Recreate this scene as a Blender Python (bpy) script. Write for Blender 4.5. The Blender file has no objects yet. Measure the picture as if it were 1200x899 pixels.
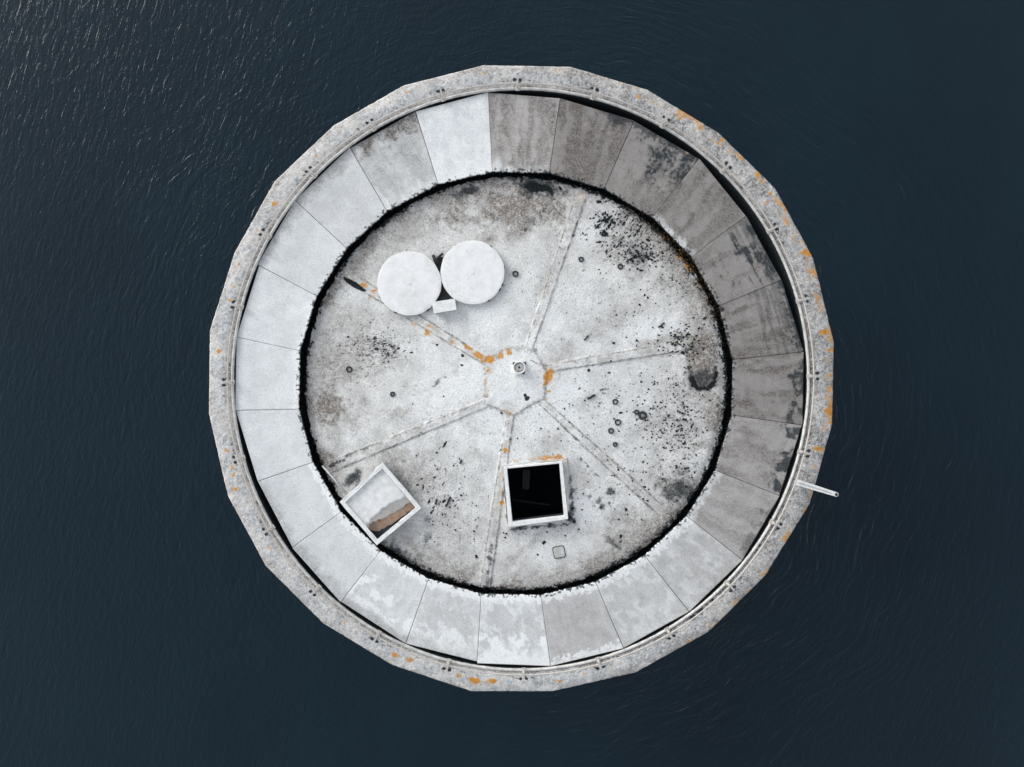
import bpy, bmesh, math, random
import numpy as np
from mathutils import Vector, Matrix

random.seed(7)
rng = np.random.default_rng(11)
S = bpy.context.scene
COL = S.collection
PI = math.pi
H = 30.0                      # camera height above the roof level (z = 0), metres
K = 30.0                      # survey scale: plan units per metre at z = 0

def W(px, py, z=0.0):
    """plan coordinates (1200 x 899 survey of the roof) -> world at height z"""
    k = (H - z) / H / K
    return Vector(((px - 600.0) * k, (449.5 - py) * k, z))

def Wn(px, py, z):
    k = (H - z) / H / K
    return np.stack([(px - 600.0) * k, (449.5 - py) * k, z + 0 * px], -1)

# ------------------------------------------------------------------ tagging
def tag(o, label=None, cat=None, group=None, kind=None):
    if label: o['label'] = label
    if cat: o['category'] = cat
    if group: o['group'] = group
    if kind: o['kind'] = kind
    return o

def empty(name, loc, rz=0.0):
    o = bpy.data.objects.new(name, None)
    COL.objects.link(o)
    o.location = loc
    o.rotation_euler = (0, 0, rz)
    o.empty_display_size = 0.3
    return o

def link(name, me, mat, parent=None, keep_world=True):
    o = bpy.data.objects.new(name, me)
    COL.objects.link(o)
    if mat: me.materials.append(mat)
    if parent is not None:
        o.parent = parent
        if keep_world:
            o.matrix_parent_inverse = MW(parent).inverted()
    return o

def MW(o):
    m = Matrix.LocRotScale(o.location, o.rotation_euler.to_quaternion(), o.scale)
    if o.parent:
        return MW(o.parent) @ o.matrix_parent_inverse @ m
    return m

def bm_obj(name, bm, mat, parent=None, smooth=False, keep_world=True):
    bmesh.ops.recalc_face_normals(bm, faces=bm.faces)
    me = bpy.data.meshes.new(name)
    bm.to_mesh(me); bm.free()
    if smooth:
        me.polygons.foreach_set('use_smooth', [True] * len(me.polygons))
    return link(name, me, mat, parent, keep_world)

def np_mesh(name, verts, quads, mask=None, smooth=True):
    me = bpy.data.meshes.new(name)
    v = np.ascontiguousarray(verts, dtype=np.float32)
    q = np.ascontiguousarray(quads, dtype=np.int32)
    n = q.shape[1]
    me.vertices.add(len(v)); me.vertices.foreach_set('co', v.ravel())
    me.loops.add(q.size); me.loops.foreach_set('vertex_index', q.ravel())
    me.polygons.add(len(q))
    me.polygons.foreach_set('loop_start', np.arange(0, q.size, n, dtype=np.int32))
    me.polygons.foreach_set('loop_total', np.full(len(q), n, dtype=np.int32))
    me.update(calc_edges=True)
    if smooth: me.polygons.foreach_set('use_smooth', np.ones(len(q), dtype=bool))
    if mask is not None:
        a = me.attributes.new('wear_shade', 'FLOAT_COLOR', 'POINT')
        a.data.foreach_set('color', np.ascontiguousarray(mask, dtype=np.float32).ravel())
    me.validate()
    return me

def grid_quads(nr, nc, wrap=False):
    i = np.arange(nr - 1)[:, None]
    j = np.arange(nc if wrap else nc - 1)[None, :]
    a = i * nc + j
    b = i * nc + (j + 1) % nc
    c = (i + 1) * nc + (j + 1) % nc
    d = (i + 1) * nc + j
    return np.stack([a, b, c, d], -1).reshape(-1, 4)

# ------------------------------------------------------------------ bmesh bits
def add_poly_prism(bm, top, bottom):
    vt = [bm.verts.new(p) for p in top]
    vb = [bm.verts.new(p) for p in bottom]
    n = len(vt)
    bm.faces.new(vt); bm.faces.new(list(reversed(vb)))
    for i in range(n):
        j = (i + 1) % n
        bm.faces.new([vt[j], vt[i], vb[i], vb[j]])

def add_box(bm, c, size, rz=0.0, rx=0.0, ry=0.0):
    m = Matrix.Translation(c) @ Matrix.Rotation(rz, 4, 'Z') @ Matrix.Rotation(ry, 4, 'Y') @ Matrix.Rotation(rx, 4, 'X') @ Matrix.Diagonal((*size, 1))
    bmesh.ops.create_cube(bm, size=1.0, matrix=m)

def add_cyl(bm, c, r, h, seg=32, r2=None, m=None):
    mm = Matrix.Translation(Vector(c) + Vector((0, 0, h / 2)))
    if m: mm = m
    bmesh.ops.create_cone(bm, cap_ends=True, segments=seg, radius1=r, radius2=r if r2 is None else r2, depth=h, matrix=mm)

def add_tube(bm, pts, r, seg=8, closed=False):
    n = len(pts); rings = []
    for i, p in enumerate(pts):
        p = Vector(p)
        a = Vector(pts[(i - 1) % n] if closed else pts[max(0, i - 1)])
        b = Vector(pts[(i + 1) % n] if closed else pts[min(n - 1, i + 1)])
        d = (b - a).normalized()
        u = d.cross(Vector((0, 0, 1)))
        if u.length < 1e-3: u = Vector((1, 0, 0))
        u.normalize(); w = u.cross(d)
        rings.append([bm.verts.new(p + (u * math.cos(2 * PI * k / seg) + w * math.sin(2 * PI * k / seg)) * r) for k in range(seg)])
    for i in range(n if closed else n - 1):
        A, B = rings[i], rings[(i + 1) % n]
        for k in range(seg):
            bm.faces.new([A[k], A[(k + 1) % seg], B[(k + 1) % seg], B[k]])
    if not closed:
        bm.faces.new(list(reversed(rings[0]))); bm.faces.new(rings[-1])

def add_lathe(bm, c, prof, seg=64):
    rings = []
    for r, z in prof:
        if r < 1e-6: rings.append([bm.verts.new((c[0], c[1], z))])
        else: rings.append([bm.verts.new((c[0] + r * math.cos(2 * PI * k / seg), c[1] + r * math.sin(2 * PI * k / seg), z)) for k in range(seg)])
    for A, B in zip(rings[:-1], rings[1:]):
        for k in range(seg):
            k2 = (k + 1) % seg
            if len(A) == 1: bm.faces.new([A[0], B[k2], B[k]])
            elif len(B) == 1: bm.faces.new([A[k], A[k2], B[0]])
            else: bm.faces.new([A[k], A[k2], B[k2], B[k]])

def bevel(bm, w, seg=2):
    bmesh.ops.bevel(bm, geom=list(bm.edges), offset=w, segments=seg, affect='EDGES', profile=0.7)

# ------------------------------------------------------------------ numpy noise
LAT = rng.random((512, 512))
def vnoise(x, y):
    xi = np.floor(x).astype(int); yi = np.floor(y).astype(int)
    fx = x - xi; fy = y - yi
    fx = fx * fx * (3 - 2 * fx); fy = fy * fy * (3 - 2 * fy)
    g = lambda a, b: LAT[a & 511, b & 511]
    return (g(xi, yi) * (1 - fx) + g(xi + 1, yi) * fx) * (1 - fy) + (g(xi, yi + 1) * (1 - fx) + g(xi + 1, yi + 1) * fx) * fy

def fbm(x, y, oct=4, gain=0.5):
    s = 0; a = 1; t = 0
    for o in range(oct):
        c, n = math.cos(.65 * o + .35), math.sin(.65 * o + .35)
        s = s + a * vnoise((x * c - y * n) * 2.03 ** o + 17.3 * o, (x * n + y * c) * 2.03 ** o + 41.7 * o); t += a; a *= gain
    return s / t

def sstep(a, b, x):
    t = np.clip((x - a) / (b - a), 0, 1)
    return t * t * (3 - 2 * t)

# ------------------------------------------------------------------ wear maps (stains, moss, lichen, lime) on the roof plan
R2 = 2                                             # samples per plan unit
MWd, MHt = 1200 * R2, 900 * R2
YY, XX = np.mgrid[0:MHt, 0:MWd].astype(np.float32)
XX /= R2; YY /= R2
DIRT, DARK, LICH, LIME = [np.zeros((MHt, MWd), np.float32) for _ in range(4)]
NA = fbm(XX / 22, YY / 22, 5).astype(np.float32)
NB = fbm(XX / 5 + 90, YY / 5 + 33, 4).astype(np.float32)
NC = fbm(XX / 1.7 + 40, YY / 1.7 + 71, 2).astype(np.float32)

def blob(M, x, y, rx, ry=None, ang=0.0, s=1.0, hard=0.35, ragged=0.9, add=False):
    ry = ry or rx
    R = max(rx, ry) * 1.9 + 2
    x0, x1 = int(max(0, (x - R) * R2)), int(min(MWd, (x + R) * R2))
    y0, y1 = int(max(0, (y - R) * R2)), int(min(MHt, (y + R) * R2))
    if x1 <= x0 or y1 <= y0: return
    dx = XX[y0:y1, x0:x1] - x; dy = YY[y0:y1, x0:x1] - y
    a = math.radians(ang); ca, sa = math.cos(a), math.sin(a)
    u = (dx * ca + dy * sa) / rx; v = (-dx * sa + dy * ca) / ry
    d = np.sqrt(u * u + v * v)
    n = NA if max(rx, ry) > 10 else NB
    big = max(rx, ry) > 10
    d = d + (n[y0:y1, x0:x1] - 0.5) * ragged * (2.0 if big else 1.8)
    if max(rx, ry) > 3: d = d + ((NB[y0:y1, x0:x1] - .5) * (1.0 if big else .5) + (NC[y0:y1, x0:x1] - .5) * .45) * ragged
    w = s * (1 - sstep(hard, 1.25 if big else 1.15, d))
    if add: M[y0:y1, x0:x1] = np.clip(M[y0:y1, x0:x1] + w, 0, 1)
    else: M[y0:y1, x0:x1] = np.maximum(M[y0:y1, x0:x1], w)

def line(M, x0, y0, x1, y1, w, s=1.0, rag=0.8, step=None):
    L = math.hypot(x1 - x0, y1 - y0); n = max(2, int(L / (step or w)))
    for i in range(n + 1):
        t = i / n
        blob(M, x0 + (x1 - x0) * t + random.uniform(-.4, .4) * w, y0 + (y1 - y0) * t + random.uniform(-.4, .4) * w, w * random.uniform(.7, 1.3), s=s * random.uniform(.6, 1.1), ragged=rag)

def dots(n, x, y, sx, sy, r0=0.5, r1=1.6, s=1.0, ang=None, asp=2.2, M=None, uniform=False):
    M = DARK if M is None else M
    n = int(n * 1.9); r0 = max(r0, .55); r1 = max(r1, 1.1); s = s * 1.25
    for _ in range(n):
        px = random.uniform(x - sx, x + sx) if uniform else random.gauss(x, sx * .55)
        py = random.uniform(y - sy, y + sy) if uniform else random.gauss(y, sy * .55)
        r = r0 + (r1 - r0) * random.random() ** 2.5
        if ang is None: blob(M, px, py, r, r * random.uniform(.6, 1), random.uniform(0, 180), s * random.uniform(.5, 1), .5, .7)
        else: blob(M, px, py, r * asp, r * .6, ang + random.gauss(0, 18), s * random.uniform(.5, 1), .5, .7)

DCX, DCY, DR = 604.5, 449.5, 244.5       # roof deck centre and radius on the plan
# --- deck: broad brown grime
for b in [(590, 235, 90, 36, 0, .95), (545, 232, 40, 16, -12, .7), (640, 235, 38, 28, 0, .8), (615, 262, 34, 14, -30, .7),
          (393, 478, 32, 23, 0, 1.0), (390, 440, 30, 48, 0, .6), (396, 446, 22, 6, 42, .45), (425, 410, 46, 40, 0, .45), (472, 482, 14, 9, 0, .4),
          (822, 424, 20, 38, 0, 1.0), (815, 368, 16, 20, -12, .62), (827, 464, 13, 8, 5, .7), (790, 500, 36, 60, 0, .4), (742, 285, 48, 32, 30, .5),
          (785, 330, 20, 16, 30, .5), (810, 395, 40, 8, -12, .5), (764, 402, 30, 6, -14, .4), (795, 570, 26, 30, 15, .6), (745, 625, 52, 32, -38, .6), (655, 682, 46, 13, -6, .55),
          (606, 650, 20, 7, -50, .45), (630, 628, 30, 6, -48, .4), (480, 560, 36, 44, 0, .5), (505, 660, 60, 22, 30, .5), (520, 610, 40, 40, 0, .3),
          (470, 270, 60, 24, -35, .45), (700, 390, 80, 14, -32, .3), (640, 330, 18, 70, 22, .3), (650, 520, 22, 12, 0, .25), (675, 560, 26, 20, 0, .25), (560, 530, 10, 8, 0, .4), (415, 380, 26, 26, 0, .35), (497, 640, 30, 20, 40, .5)]:
    blob(DIRT, b[0], b[1], b[2], b[3], b[4], b[5], .25, .9)
# ring of grime next to the gutter
rr = np.hypot(XX - DCX, YY - DCY)
on = rr < 252
ring = sstep(200, 242, rr) * on
DIRT = np.maximum(DIRT, ring * (0.25 + 0.75 * sstep(.42, .62, NA)) * .85).astype(np.float32)
# --- deck: slate stains, and dark patches round the open-topped box
for b in [(545, 226, 26, 8, -12, .75), (575, 225, 20, 9, 10, .5), (636, 222, 32, 15, 12, .85), (620, 217, 40, 8, 5, .6), (618, 268, 6, 5, 0, .7), (640, 243, 8, 5, -40, .6), (625, 258, 16, 7, -35, .45),
          (795, 571, 21, 27, 4, .9), (722, 640, 22, 4.5, 38, .8), (712, 632, 8, 4, 40, .6),
          (756, 300, 20, 9, 18, .75), (735, 285, 26, 7, 28, .55), (498, 608, 11, 13, 0, .8), (473, 562, 14, 26, -35, .55), (500, 632, 6, 10, 20, .6), (491, 655, 6, 14, 10, .5), (413, 560, 15, 8, -38, 1.0), (418, 566, 9, 7, -40, 1.0),
          (393, 470, 22, 8, 0, .25), (400, 488, 22, 6, 0, .22), (482, 660, 22, 10, 40, .9), (462, 648, 14, 10, 40, 1), (700, 590, 4, 8, 40, .8), (716, 577, 7, 8, 30, .9), (708, 592, 8, 6, -40, .9), (692, 582, 5, 4, 0, .8),
          (681, 537, 4, 3, 40, .9), (687, 543, 7, 3, 45, .9), (690, 556, 2.5, 4, 0, .8), (700, 557, 4, 2.5, 40, .8), (512, 449, 8, 5, -15, .8), (518, 444, 7, 4, -20, .7), (508, 453, 6, 3, 0, .7), (487, 452, 4, 2, 10, .8), (474, 453, 3, 1.2, 20, .8), (522, 442, 3, 2, 0, .8)]:
    blob(DARK, *b[:5], b[5] * (1.15 if b[1] < 275 else .9), .0, .9)
blob(DIRT, 822, 422, 18, 36, 0, 1.0, .78, .35)
for (x0, y0, x1, y1) in [(808, 432, 811, 446), (811, 446, 818, 455), (818, 455, 830, 455), (830, 455, 837, 446), (837, 446, 839, 432)]:
    for t in range(7):
        blob(DARK, x0 + (x1 - x0) * t / 6, y0 + (y1 - y0) * t / 6, 6.0, 5.0, 0, .95, .15, .6)
blob(DARK, 823, 444, 16, 17, 0, .75, .1, .6)
# dark lines along three sides of the open hatch kerb
line(DARK, 669, 560, 672, 612, 3.2, .9); line(DARK, 600, 620, 668, 614, 2.4, .9); line(DARK, 591, 560, 596, 617, 1.6, .8); blob(DARK, 667, 608, 6, 7, 0, 1)
# pale dotted zones
dots(230, 735, 274, 46, 34, .35, 1.7, .9, 0 - 45, 1.7); dots(190, 752, 300, 34, 14, .35, 1.8, .9, 20, 1.6); dots(70, 712, 258, 16, 18, .5, 2.4, 1, -30, 1.6)
dots(520, 435, 405, 42, 36, .4, 1.3, .75); dots(90, 452, 412, 16, 12, .6, 1.8, .8, -30)
dots(430, 782, 492, 46, 58, .5, 1.45, .9); dots(190, 800, 505, 22, 60, .5, 1.55, .9)
dots(170, 800, 400, 30, 20, .35, 1.7, .95, -20, 1.7); dots(110, 792, 330, 26, 22, .5, 1.6, .8); dots(170, 760, 560, 50, 40, .4, 1.4, .9)
dots(300, 665, 570, 80, 60, .3, 1.1, .8, uniform=True); dots(220, 530, 590, 50, 60, .3, 1.2, .8); dots(60, 515, 575, 30, 40, .5, 1.7, .9, -60)
dots(120, 705, 470, 60, 40, .4, 1.3, .9); dots(160, 735, 360, 60, 50, .3, 1.1, .8); dots(80, 640, 490, 40, 30, .3, 1, .7); dots(130, 560, 640, 60, 40, .3, 1.2, .7)
dots(90, 480, 500, 80, 40, .3, .9, .7); dots(160, 560, 290, 110, 60, .3, .9, .7); dots(120, 640, 350, 40, 70, .3, .9, .7)
dots(1900, 604, 449, 235, 235, .25, .75, .6, uniform=True)
for (x, y, r) in [(719, 402, 2.3), (746, 399, 1.8), (750, 357, 1.6), (759, 349, 1.2), (690, 434, 1.4), (520, 465, 2.4), (512, 404, 1.4), (618, 467, 3), (616, 463, 2), (542, 417, 2), (541, 428, 2.2), (558, 652, 2), (588, 484, 1.8), (574, 508, 1.4), (742, 553, 1.7), (734, 597, 1.5), (727, 635, 2), (637, 636, 2.6), (727, 628, 2), (520, 200, 3), (611, 212, 5), (658, 222, 4), (630, 650, 1.6)]:
    blob(DARK, x, y, r * .95, r * .8, random.uniform(0, 180), 1.15, .35, 1.3)
# joints of the deck slabs
HUB = [(569, 424), (598, 409), (626, 411), (641, 436), (638, 466), (602, 487), (570, 474)]
SEAMS = [((570, 424), (405, 322)), ((619, 411), (682, 228)), ((641, 432), (846, 398)), ((636, 472), (800, 622)), ((598, 487), (568, 693)), ((570, 473), (386, 548))]
for (a, b) in SEAMS:
    dx, dy = b[0] - a[0], b[1] - a[1]; L = math.hypot(dx, dy); nx, ny = -dy / L, dx / L
    for sgn in (-1, 1):
        for i in range(int(L / 2.2)):
            t = i / (L / 2.2); wv = 4 + 2 * t
            n = random.random()
            if vnoise(np.array(t * 9 + sgn * 5 + a[0]), np.array(a[1] * .1)) > .50:
                blob(DARK, a[0] + dx * t + nx * wv * sgn, a[1] + dy * t + ny * wv * sgn, random.uniform(.9, 2.6), .85, math.degrees(math.atan2(dy, dx)), .28 + .6 * n * (0.3 + .7 * t), .3, .7)
            blob(DIRT, a[0] + dx * t + nx * wv * sgn, a[1] + dy * t + ny * wv * sgn, 3.2, 1.8, math.degrees(math.atan2(dy, dx)), .7, .1, .7)
    for i in range(int(L / 9)):
        t = random.random()
        blob(DIRT, a[0] + dx * t, a[1] + dy * t, 9, 5, math.degrees(math.atan2(dy, dx)), .3, .2, .9)
blob(DARK, 415.5, 333.5, 15, 3.0, 31, 1.4, .75, .35); line(DARK, 570, 694, 575, 640, 3.5, .7); line(DARK, 388, 546, 410, 533, 3, .8); line(DARK, 418, 530, 436, 522, 2, .6)
line(DARK, 645, 485, 690, 530, 1.3, .6); line(DARK, 664, 505, 684, 520, 1.2, .6); line(DARK, 690, 530, 770, 600, 1.6, .35); line(DARK, 622, 422, 632, 428, 1, .8, .3)
line(DARK, 627, 400, 634, 380, .9, .6); line(DARK, 620, 405, 660, 285, .8, .35); line(DARK, 600, 410, 577, 418, 1.8, .4)
for i in range(len(HUB)):
    a, b = HUB[i], HUB[(i + 1) % len(HUB)]
    line(DARK, *a, *b, 1.1, .32); line(DIRT, *a, *b, 2.8, .65)
# ragged edge of the deck over the gutter
th = np.arctan2(YY - DCY, XX - DCX)
edge_n = fbm(th * 40 + 50, rr / 4.0, 4)
side = 0.5 + 0.5 * np.cos(th + 0.15)                     # wider mossy margin to the east
m = sstep(233 - 8 * side, 246, rr - 2.2 * np.cos(2 * th)) * on
DARK = np.maximum(DARK, sstep(.66, .93, edge_n * .52 + (NC - .5) * .55 + m * .55) * on * (rr > 225)).astype(np.float32)
# --- lichen on the deck
for (x, y, rx, ry, a, s) in [(551, 409, 8, 2.5, 28, 1), (560, 416, 8, 3, 30, 1.1), (570, 422, 6, 4, 0, 1.1), (574, 421, 4, 4, 0, 1), (588, 416, 5, 3, -25, .9), (596, 412, 5, 4, -10, 1.1), (572, 434, 4, 5, 0, .9), (570, 447, 3, 6, 0, .75), (569, 460, 2.5, 4, 0, .6),
                             (643, 441, 5.5, 7, 10, 1.25), (640, 449, 3.5, 4, 0, 1), (644, 458, 4, 3.5, 0, 1), (639, 466, 2, 4, 0, .6), (600, 484, 5, 3, 10, .75), (594, 482, 3, 2, 0, .7), (593, 528, 3.5, 3, 0, .9), (594, 521, 2.5, 4, 0, .5),
                             (587, 556, 2.5, 7, 0, .7), (588, 590, 4, 4, 30, .95), (586, 575, 2.5, 6, 0, .55), (588, 604, 3, 4, 0, .45), (604, 540, 6, 2.5, 0, .6), (622, 538, 9, 2.2, 0, .6), (640, 536, 9, 2.6, 0, .75), (655, 535, 4, 3.5, 0, .8), (664, 541, 2.5, 5, 0, .5),
                             (425, 334, 6, 3.2, 28, 1.1), (437, 341, 5, 4, 28, 1.15), (433, 350, 2, 2, 0, .7), (467, 374, 5, 2.5, 30, .7), (484, 380, 5, 4, 20, .6), (500, 390, 3.5, 4.5, -20, 1.1), (503, 382, 7, 2, 25, .7), (530, 402, 2.5, 2.5, 0, .9), (545, 408, 4, 2, 20, .6),
                             (796, 300, 8, 5, 45, .9), (806, 312, 7, 4, 50, .8), (820, 333, 5, 7, -25, .8), (833, 350, 4, 7, -25, 1), (683, 231, 4, 5, 10, .9), (676, 234, 2, 4, 10, .6), (845, 470, 3, 3, 0, .3)]:
    blob(LICH, x, y, rx * 1.35 + .6, ry * 1.35 + .6, a, min(1.2, s * 1.15), .15, .7)
# --- lichen, moss and grit on the parapet
for (x, y, rx, ry, s) in [(371, 183, 3, 3.5, 1), (321, 240, 5, 4, 1), (318, 246, 3.5, 4.5, .9), (313, 257, 3, 3, .6), (303, 270, 3.5, 4, .7), (345, 195, 3, 2, .5), (401, 156, 2.5, 3, .8), (456, 121, 4, 3, .6), (477, 109, 3.5, 3, .9), (567, 86, 4, 3, .8), (282, 312, 3, 5, .9), (274, 336, 4, 6, .8), (270, 352, 3, 4, 1), (257, 412, 4, 5, 1.1), (258, 437, 3.2, 3.5, 1), (266, 528, 3.5, 4, 1), (273, 546, 3.5, 4, .9), (275, 556, 3, 4, 1), (276, 573, 3.5, 4, 1.2), (317, 643, 4, 4, .7), (328, 661, 3, 3, .4), (404, 730, 4, 3.5, 1.1), (463, 766, 6, 4, 1.1), (480, 773, 7, 4, 1.1), (537, 791, 7, 4, 1.25), (556, 797, 8, 4, 1.35), (577, 797, 7, 4, 1.25), (568, 799, 7, 3, .8), (656, 797, 4, 3, 1.1), (645, 799, 6, 2, .6), (674, 793, 4, 3, .8), (684, 789, 4, 3, .9), (700, 797, 8, 2, .6), (808, 751, 6, 3.5, 1.2), (845, 718, 6, 3, .5), (903, 640, 3, 3, .6), (921, 630, 6, 6, 1.2), (942, 599, 6, 7, 1.3),
                          (948, 575, 4, 8, .9), (955, 546, 6, 10, .9), (958, 526, 4, 12, 1), (967, 505, 4, 6, .7), (971, 482, 5, 9, 1.15), (974, 495, 3, 8, 1), (972, 440, 5, 6, .9), (968, 465, 4, 5, .8), (975, 410, 3, 12, 1), (967, 390, 4, 10, 1.25), (973, 398, 4, 5, .9), (962, 358, 4, 6, .8), (960, 335, 4, 8, .9), (954, 318, 4, 8, .8), (945, 298, 8, 8, 1.25), (938, 285, 4, 7, 1), (926, 275, 4, 6, .8), (918, 258, 4, 6, .7), (902, 228, 5, 5, 1), (897, 238, 3, 4, .9), (888, 207, 9, 5, 1.05), (868, 185, 6, 4, .95), (853, 178, 6, 4, .9), (846, 163, 5, 5, 1.1), (833, 161, 3, 3, .6), (810, 150, 6, 4, .5), (797, 138, 5, 4, 1), (787, 132, 7, 3, .75), (776, 124, 5, 5, .95), (748, 113, 5, 3, 1), (729, 97, 6, 3, 1), (735, 103, 6, 3, .5), (700, 92, 4, 2, .4)]:
    blob(LICH, x, y, rx, ry, math.degrees(math.atan2(y - 444, x - 611)) + 90, s, .1, .9)
PCX, PCY = 610.0, 444.5
pr = np.hypot(XX - PCX, YY - PCY); pa = np.arctan2(PCY - YY, XX - PCX)
onp = (pr > 333)
nb2 = fbm(XX / 3.2 + 7, YY / 3.2 + 3, 4); nl = fbm(XX / 14 + 60, YY / 14 + 9, 4)
east = sstep(-.2, .75, np.cos(pa - math.radians(14)))
DIRT = np.maximum(DIRT, onp * (.25 + .3 * sstep(.4, .6, nl)) + onp * sstep(346, 337, pr) * .55 + onp * east * .25).astype(np.float32)
DARK = np.maximum(DARK, onp * sstep(.54, .80, nb2 + (NC - .5) * .25 + .09 * east * sstep(352, 362, pr) + .06 * sstep(352, 342, pr)) * .45).astype(np.float32)
LICH = np.maximum(LICH, onp * east * sstep(350, 362, pr) * sstep(.50, .66, fbm(pa * 28 + 3, pr / 9, 4)) * .85).astype(np.float32)
LIME = np.maximum(LIME, onp * sstep(345, 350, pr) * sstep(366, 356, pr) * sstep(.36, .56, nl) * 1.1).astype(np.float32)
# posts' tufts
def kerb(th, f=0.0):          # kerb ellipse on the plan; f = outward offset
    return PCX + (336.0 + f) * math.cos(th), PCY - (339.0 + f) * math.sin(th)
POST_A = [math.radians(90.6 + 15 * k) for k in range(24)]
for k, a in enumerate(POST_A):
    for d in (-1, 1):
        x, y = kerb(a + d * 3.2 / 340, 11.5)
        blob(DARK, x, y, 2.4, 1.9, 0, 1.3 if not 13 < k < 20 else 1.1, .6, .4)
    for _ in range(7):
        x, y = kerb(a + random.gauss(0, .035), 10 + random.gauss(0, 1.2)); blob(DARK, x, y, random.uniform(.7, 2), 1, 0, .8, .5, .8)
for _ in range(110):          # moss along the kerb in the south-east
    a = math.radians(random.uniform(-75, -5)); x, y = kerb(a, random.gauss(2, 3)); blob(DARK, x, y, random.uniform(1, 3.2), random.uniform(.8, 2), -math.degrees(a) + 90, random.uniform(.5, 1), .4, .9)
for (x, y, r) in [(822, 716, 6), (812, 724, 5), (835, 703, 4)]: blob(DARK, x, y, r, r * .6, -40, .9, .3, 1)
# --- lime: sun-bleached paint on the deck
LIME = np.maximum(LIME, on * sstep(200, 60, rr) * (.35 + .5 * sstep(.4, .62, NA))).astype(np.float32)
for b in [(760, 380, 40, 18, -10, .8), (815, 545, 18, 30, 0, .7), (700, 600, 60, 24, 20, .5), (660, 645, 46, 24, -8, .6), (430, 350, 30, 14, 20, .6), (400, 520, 30, 14, -20, .5), (812, 310, 14, 26, -35, .7), (700, 260, 22, 34, 20, .6), (560, 370, 60, 22, 10, .6), (480, 300, 30, 12, 0, .3)]:
    blob(LIME, *b[:6], .3, .9)
DIRT = np.clip(DIRT, 0, 1); DARK = np.clip(DARK, 0, 1.2)

def sample(px, py):
    x = np.clip(px * R2, 0, MWd - 2); y = np.clip(py * R2, 0, MHt - 2)
    xi = x.astype(int); yi = y.astype(int); fx = x - xi; fy = y - yi
    out = []
    for M in (DIRT, DARK, LICH, LIME):
        out.append((M[yi, xi] * (1 - fx) + M[yi, xi + 1] * fx) * (1 - fy) + (M[yi + 1, xi] * (1 - fx) + M[yi + 1, xi + 1] * fx) * fy)
    return np.stack(out, -1)

# ------------------------------------------------------------------ materials
def new_mat(name):
    m = bpy.data.materials.new(name); m.use_nodes = True
    nt = m.node_tree; nt.nodes.clear()
    out = nt.nodes.new('ShaderNodeOutputMaterial'); b = nt.nodes.new('ShaderNodeBsdfPrincipled')
    nt.links.new(b.outputs[0], out.inputs[0])
    return m, nt, b

class NB_:
    def __init__(s, nt): s.nt = nt
    def n(s, t, **kw):
        nd = s.nt.nodes.new(t)
        for k, v in kw.items(): setattr(nd, k, v)
        return nd
    def put(s, sock, v):
        if hasattr(v, 'is_output') or isinstance(v, bpy.types.NodeSocket): s.nt.links.new(v, sock)
        elif isinstance(v, (tuple, list)) and len(v) == 3 and sock.type == 'RGBA': sock.default_value = (*v, 1)
        else: sock.default_value = v
    def math(s, op, a, b=0.0, c=None, clamp=False):
        nd = s.n('ShaderNodeMath', operation=op, use_clamp=clamp); s.put(nd.inputs[0], a); s.put(nd.inputs[1], b)
        if c is not None: s.put(nd.inputs[2], c)
        return nd.outputs[0]
    def mix(s, f, a, b, mode='MIX'):
        nd = s.n('ShaderNodeMix', data_type='RGBA', blend_type=mode); s.put(nd.inputs[0], f); s.put(nd.inputs[6], a); s.put(nd.inputs[7], b)
        return nd.outputs[2]
    def noise(s, vec, scale, detail=4, rough=.55, dist=0.0):
        nd = s.n('ShaderNodeTexNoise'); nd.inputs['Scale'].default_value = scale; nd.inputs['Detail'].default_value = detail; nd.inputs['Roughness'].default_value = rough; nd.inputs['Distortion'].default_value = dist
        if vec is not None: s.put(nd.inputs['Vector'], vec)
        return nd.outputs[0]
    def ramp(s, x, a, b, lo=0.0, hi=1.0):
        nd = s.n('ShaderNodeMapRange', interpolation_type='SMOOTHSTEP'); s.put(nd.inputs[0], x)
        for i, v in enumerate((a, b, lo, hi)): nd.inputs[i + 1].default_value = v
        return nd.outputs[0]
    def geo(s): return s.n('ShaderNodeNewGeometry').outputs['Position']

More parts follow.
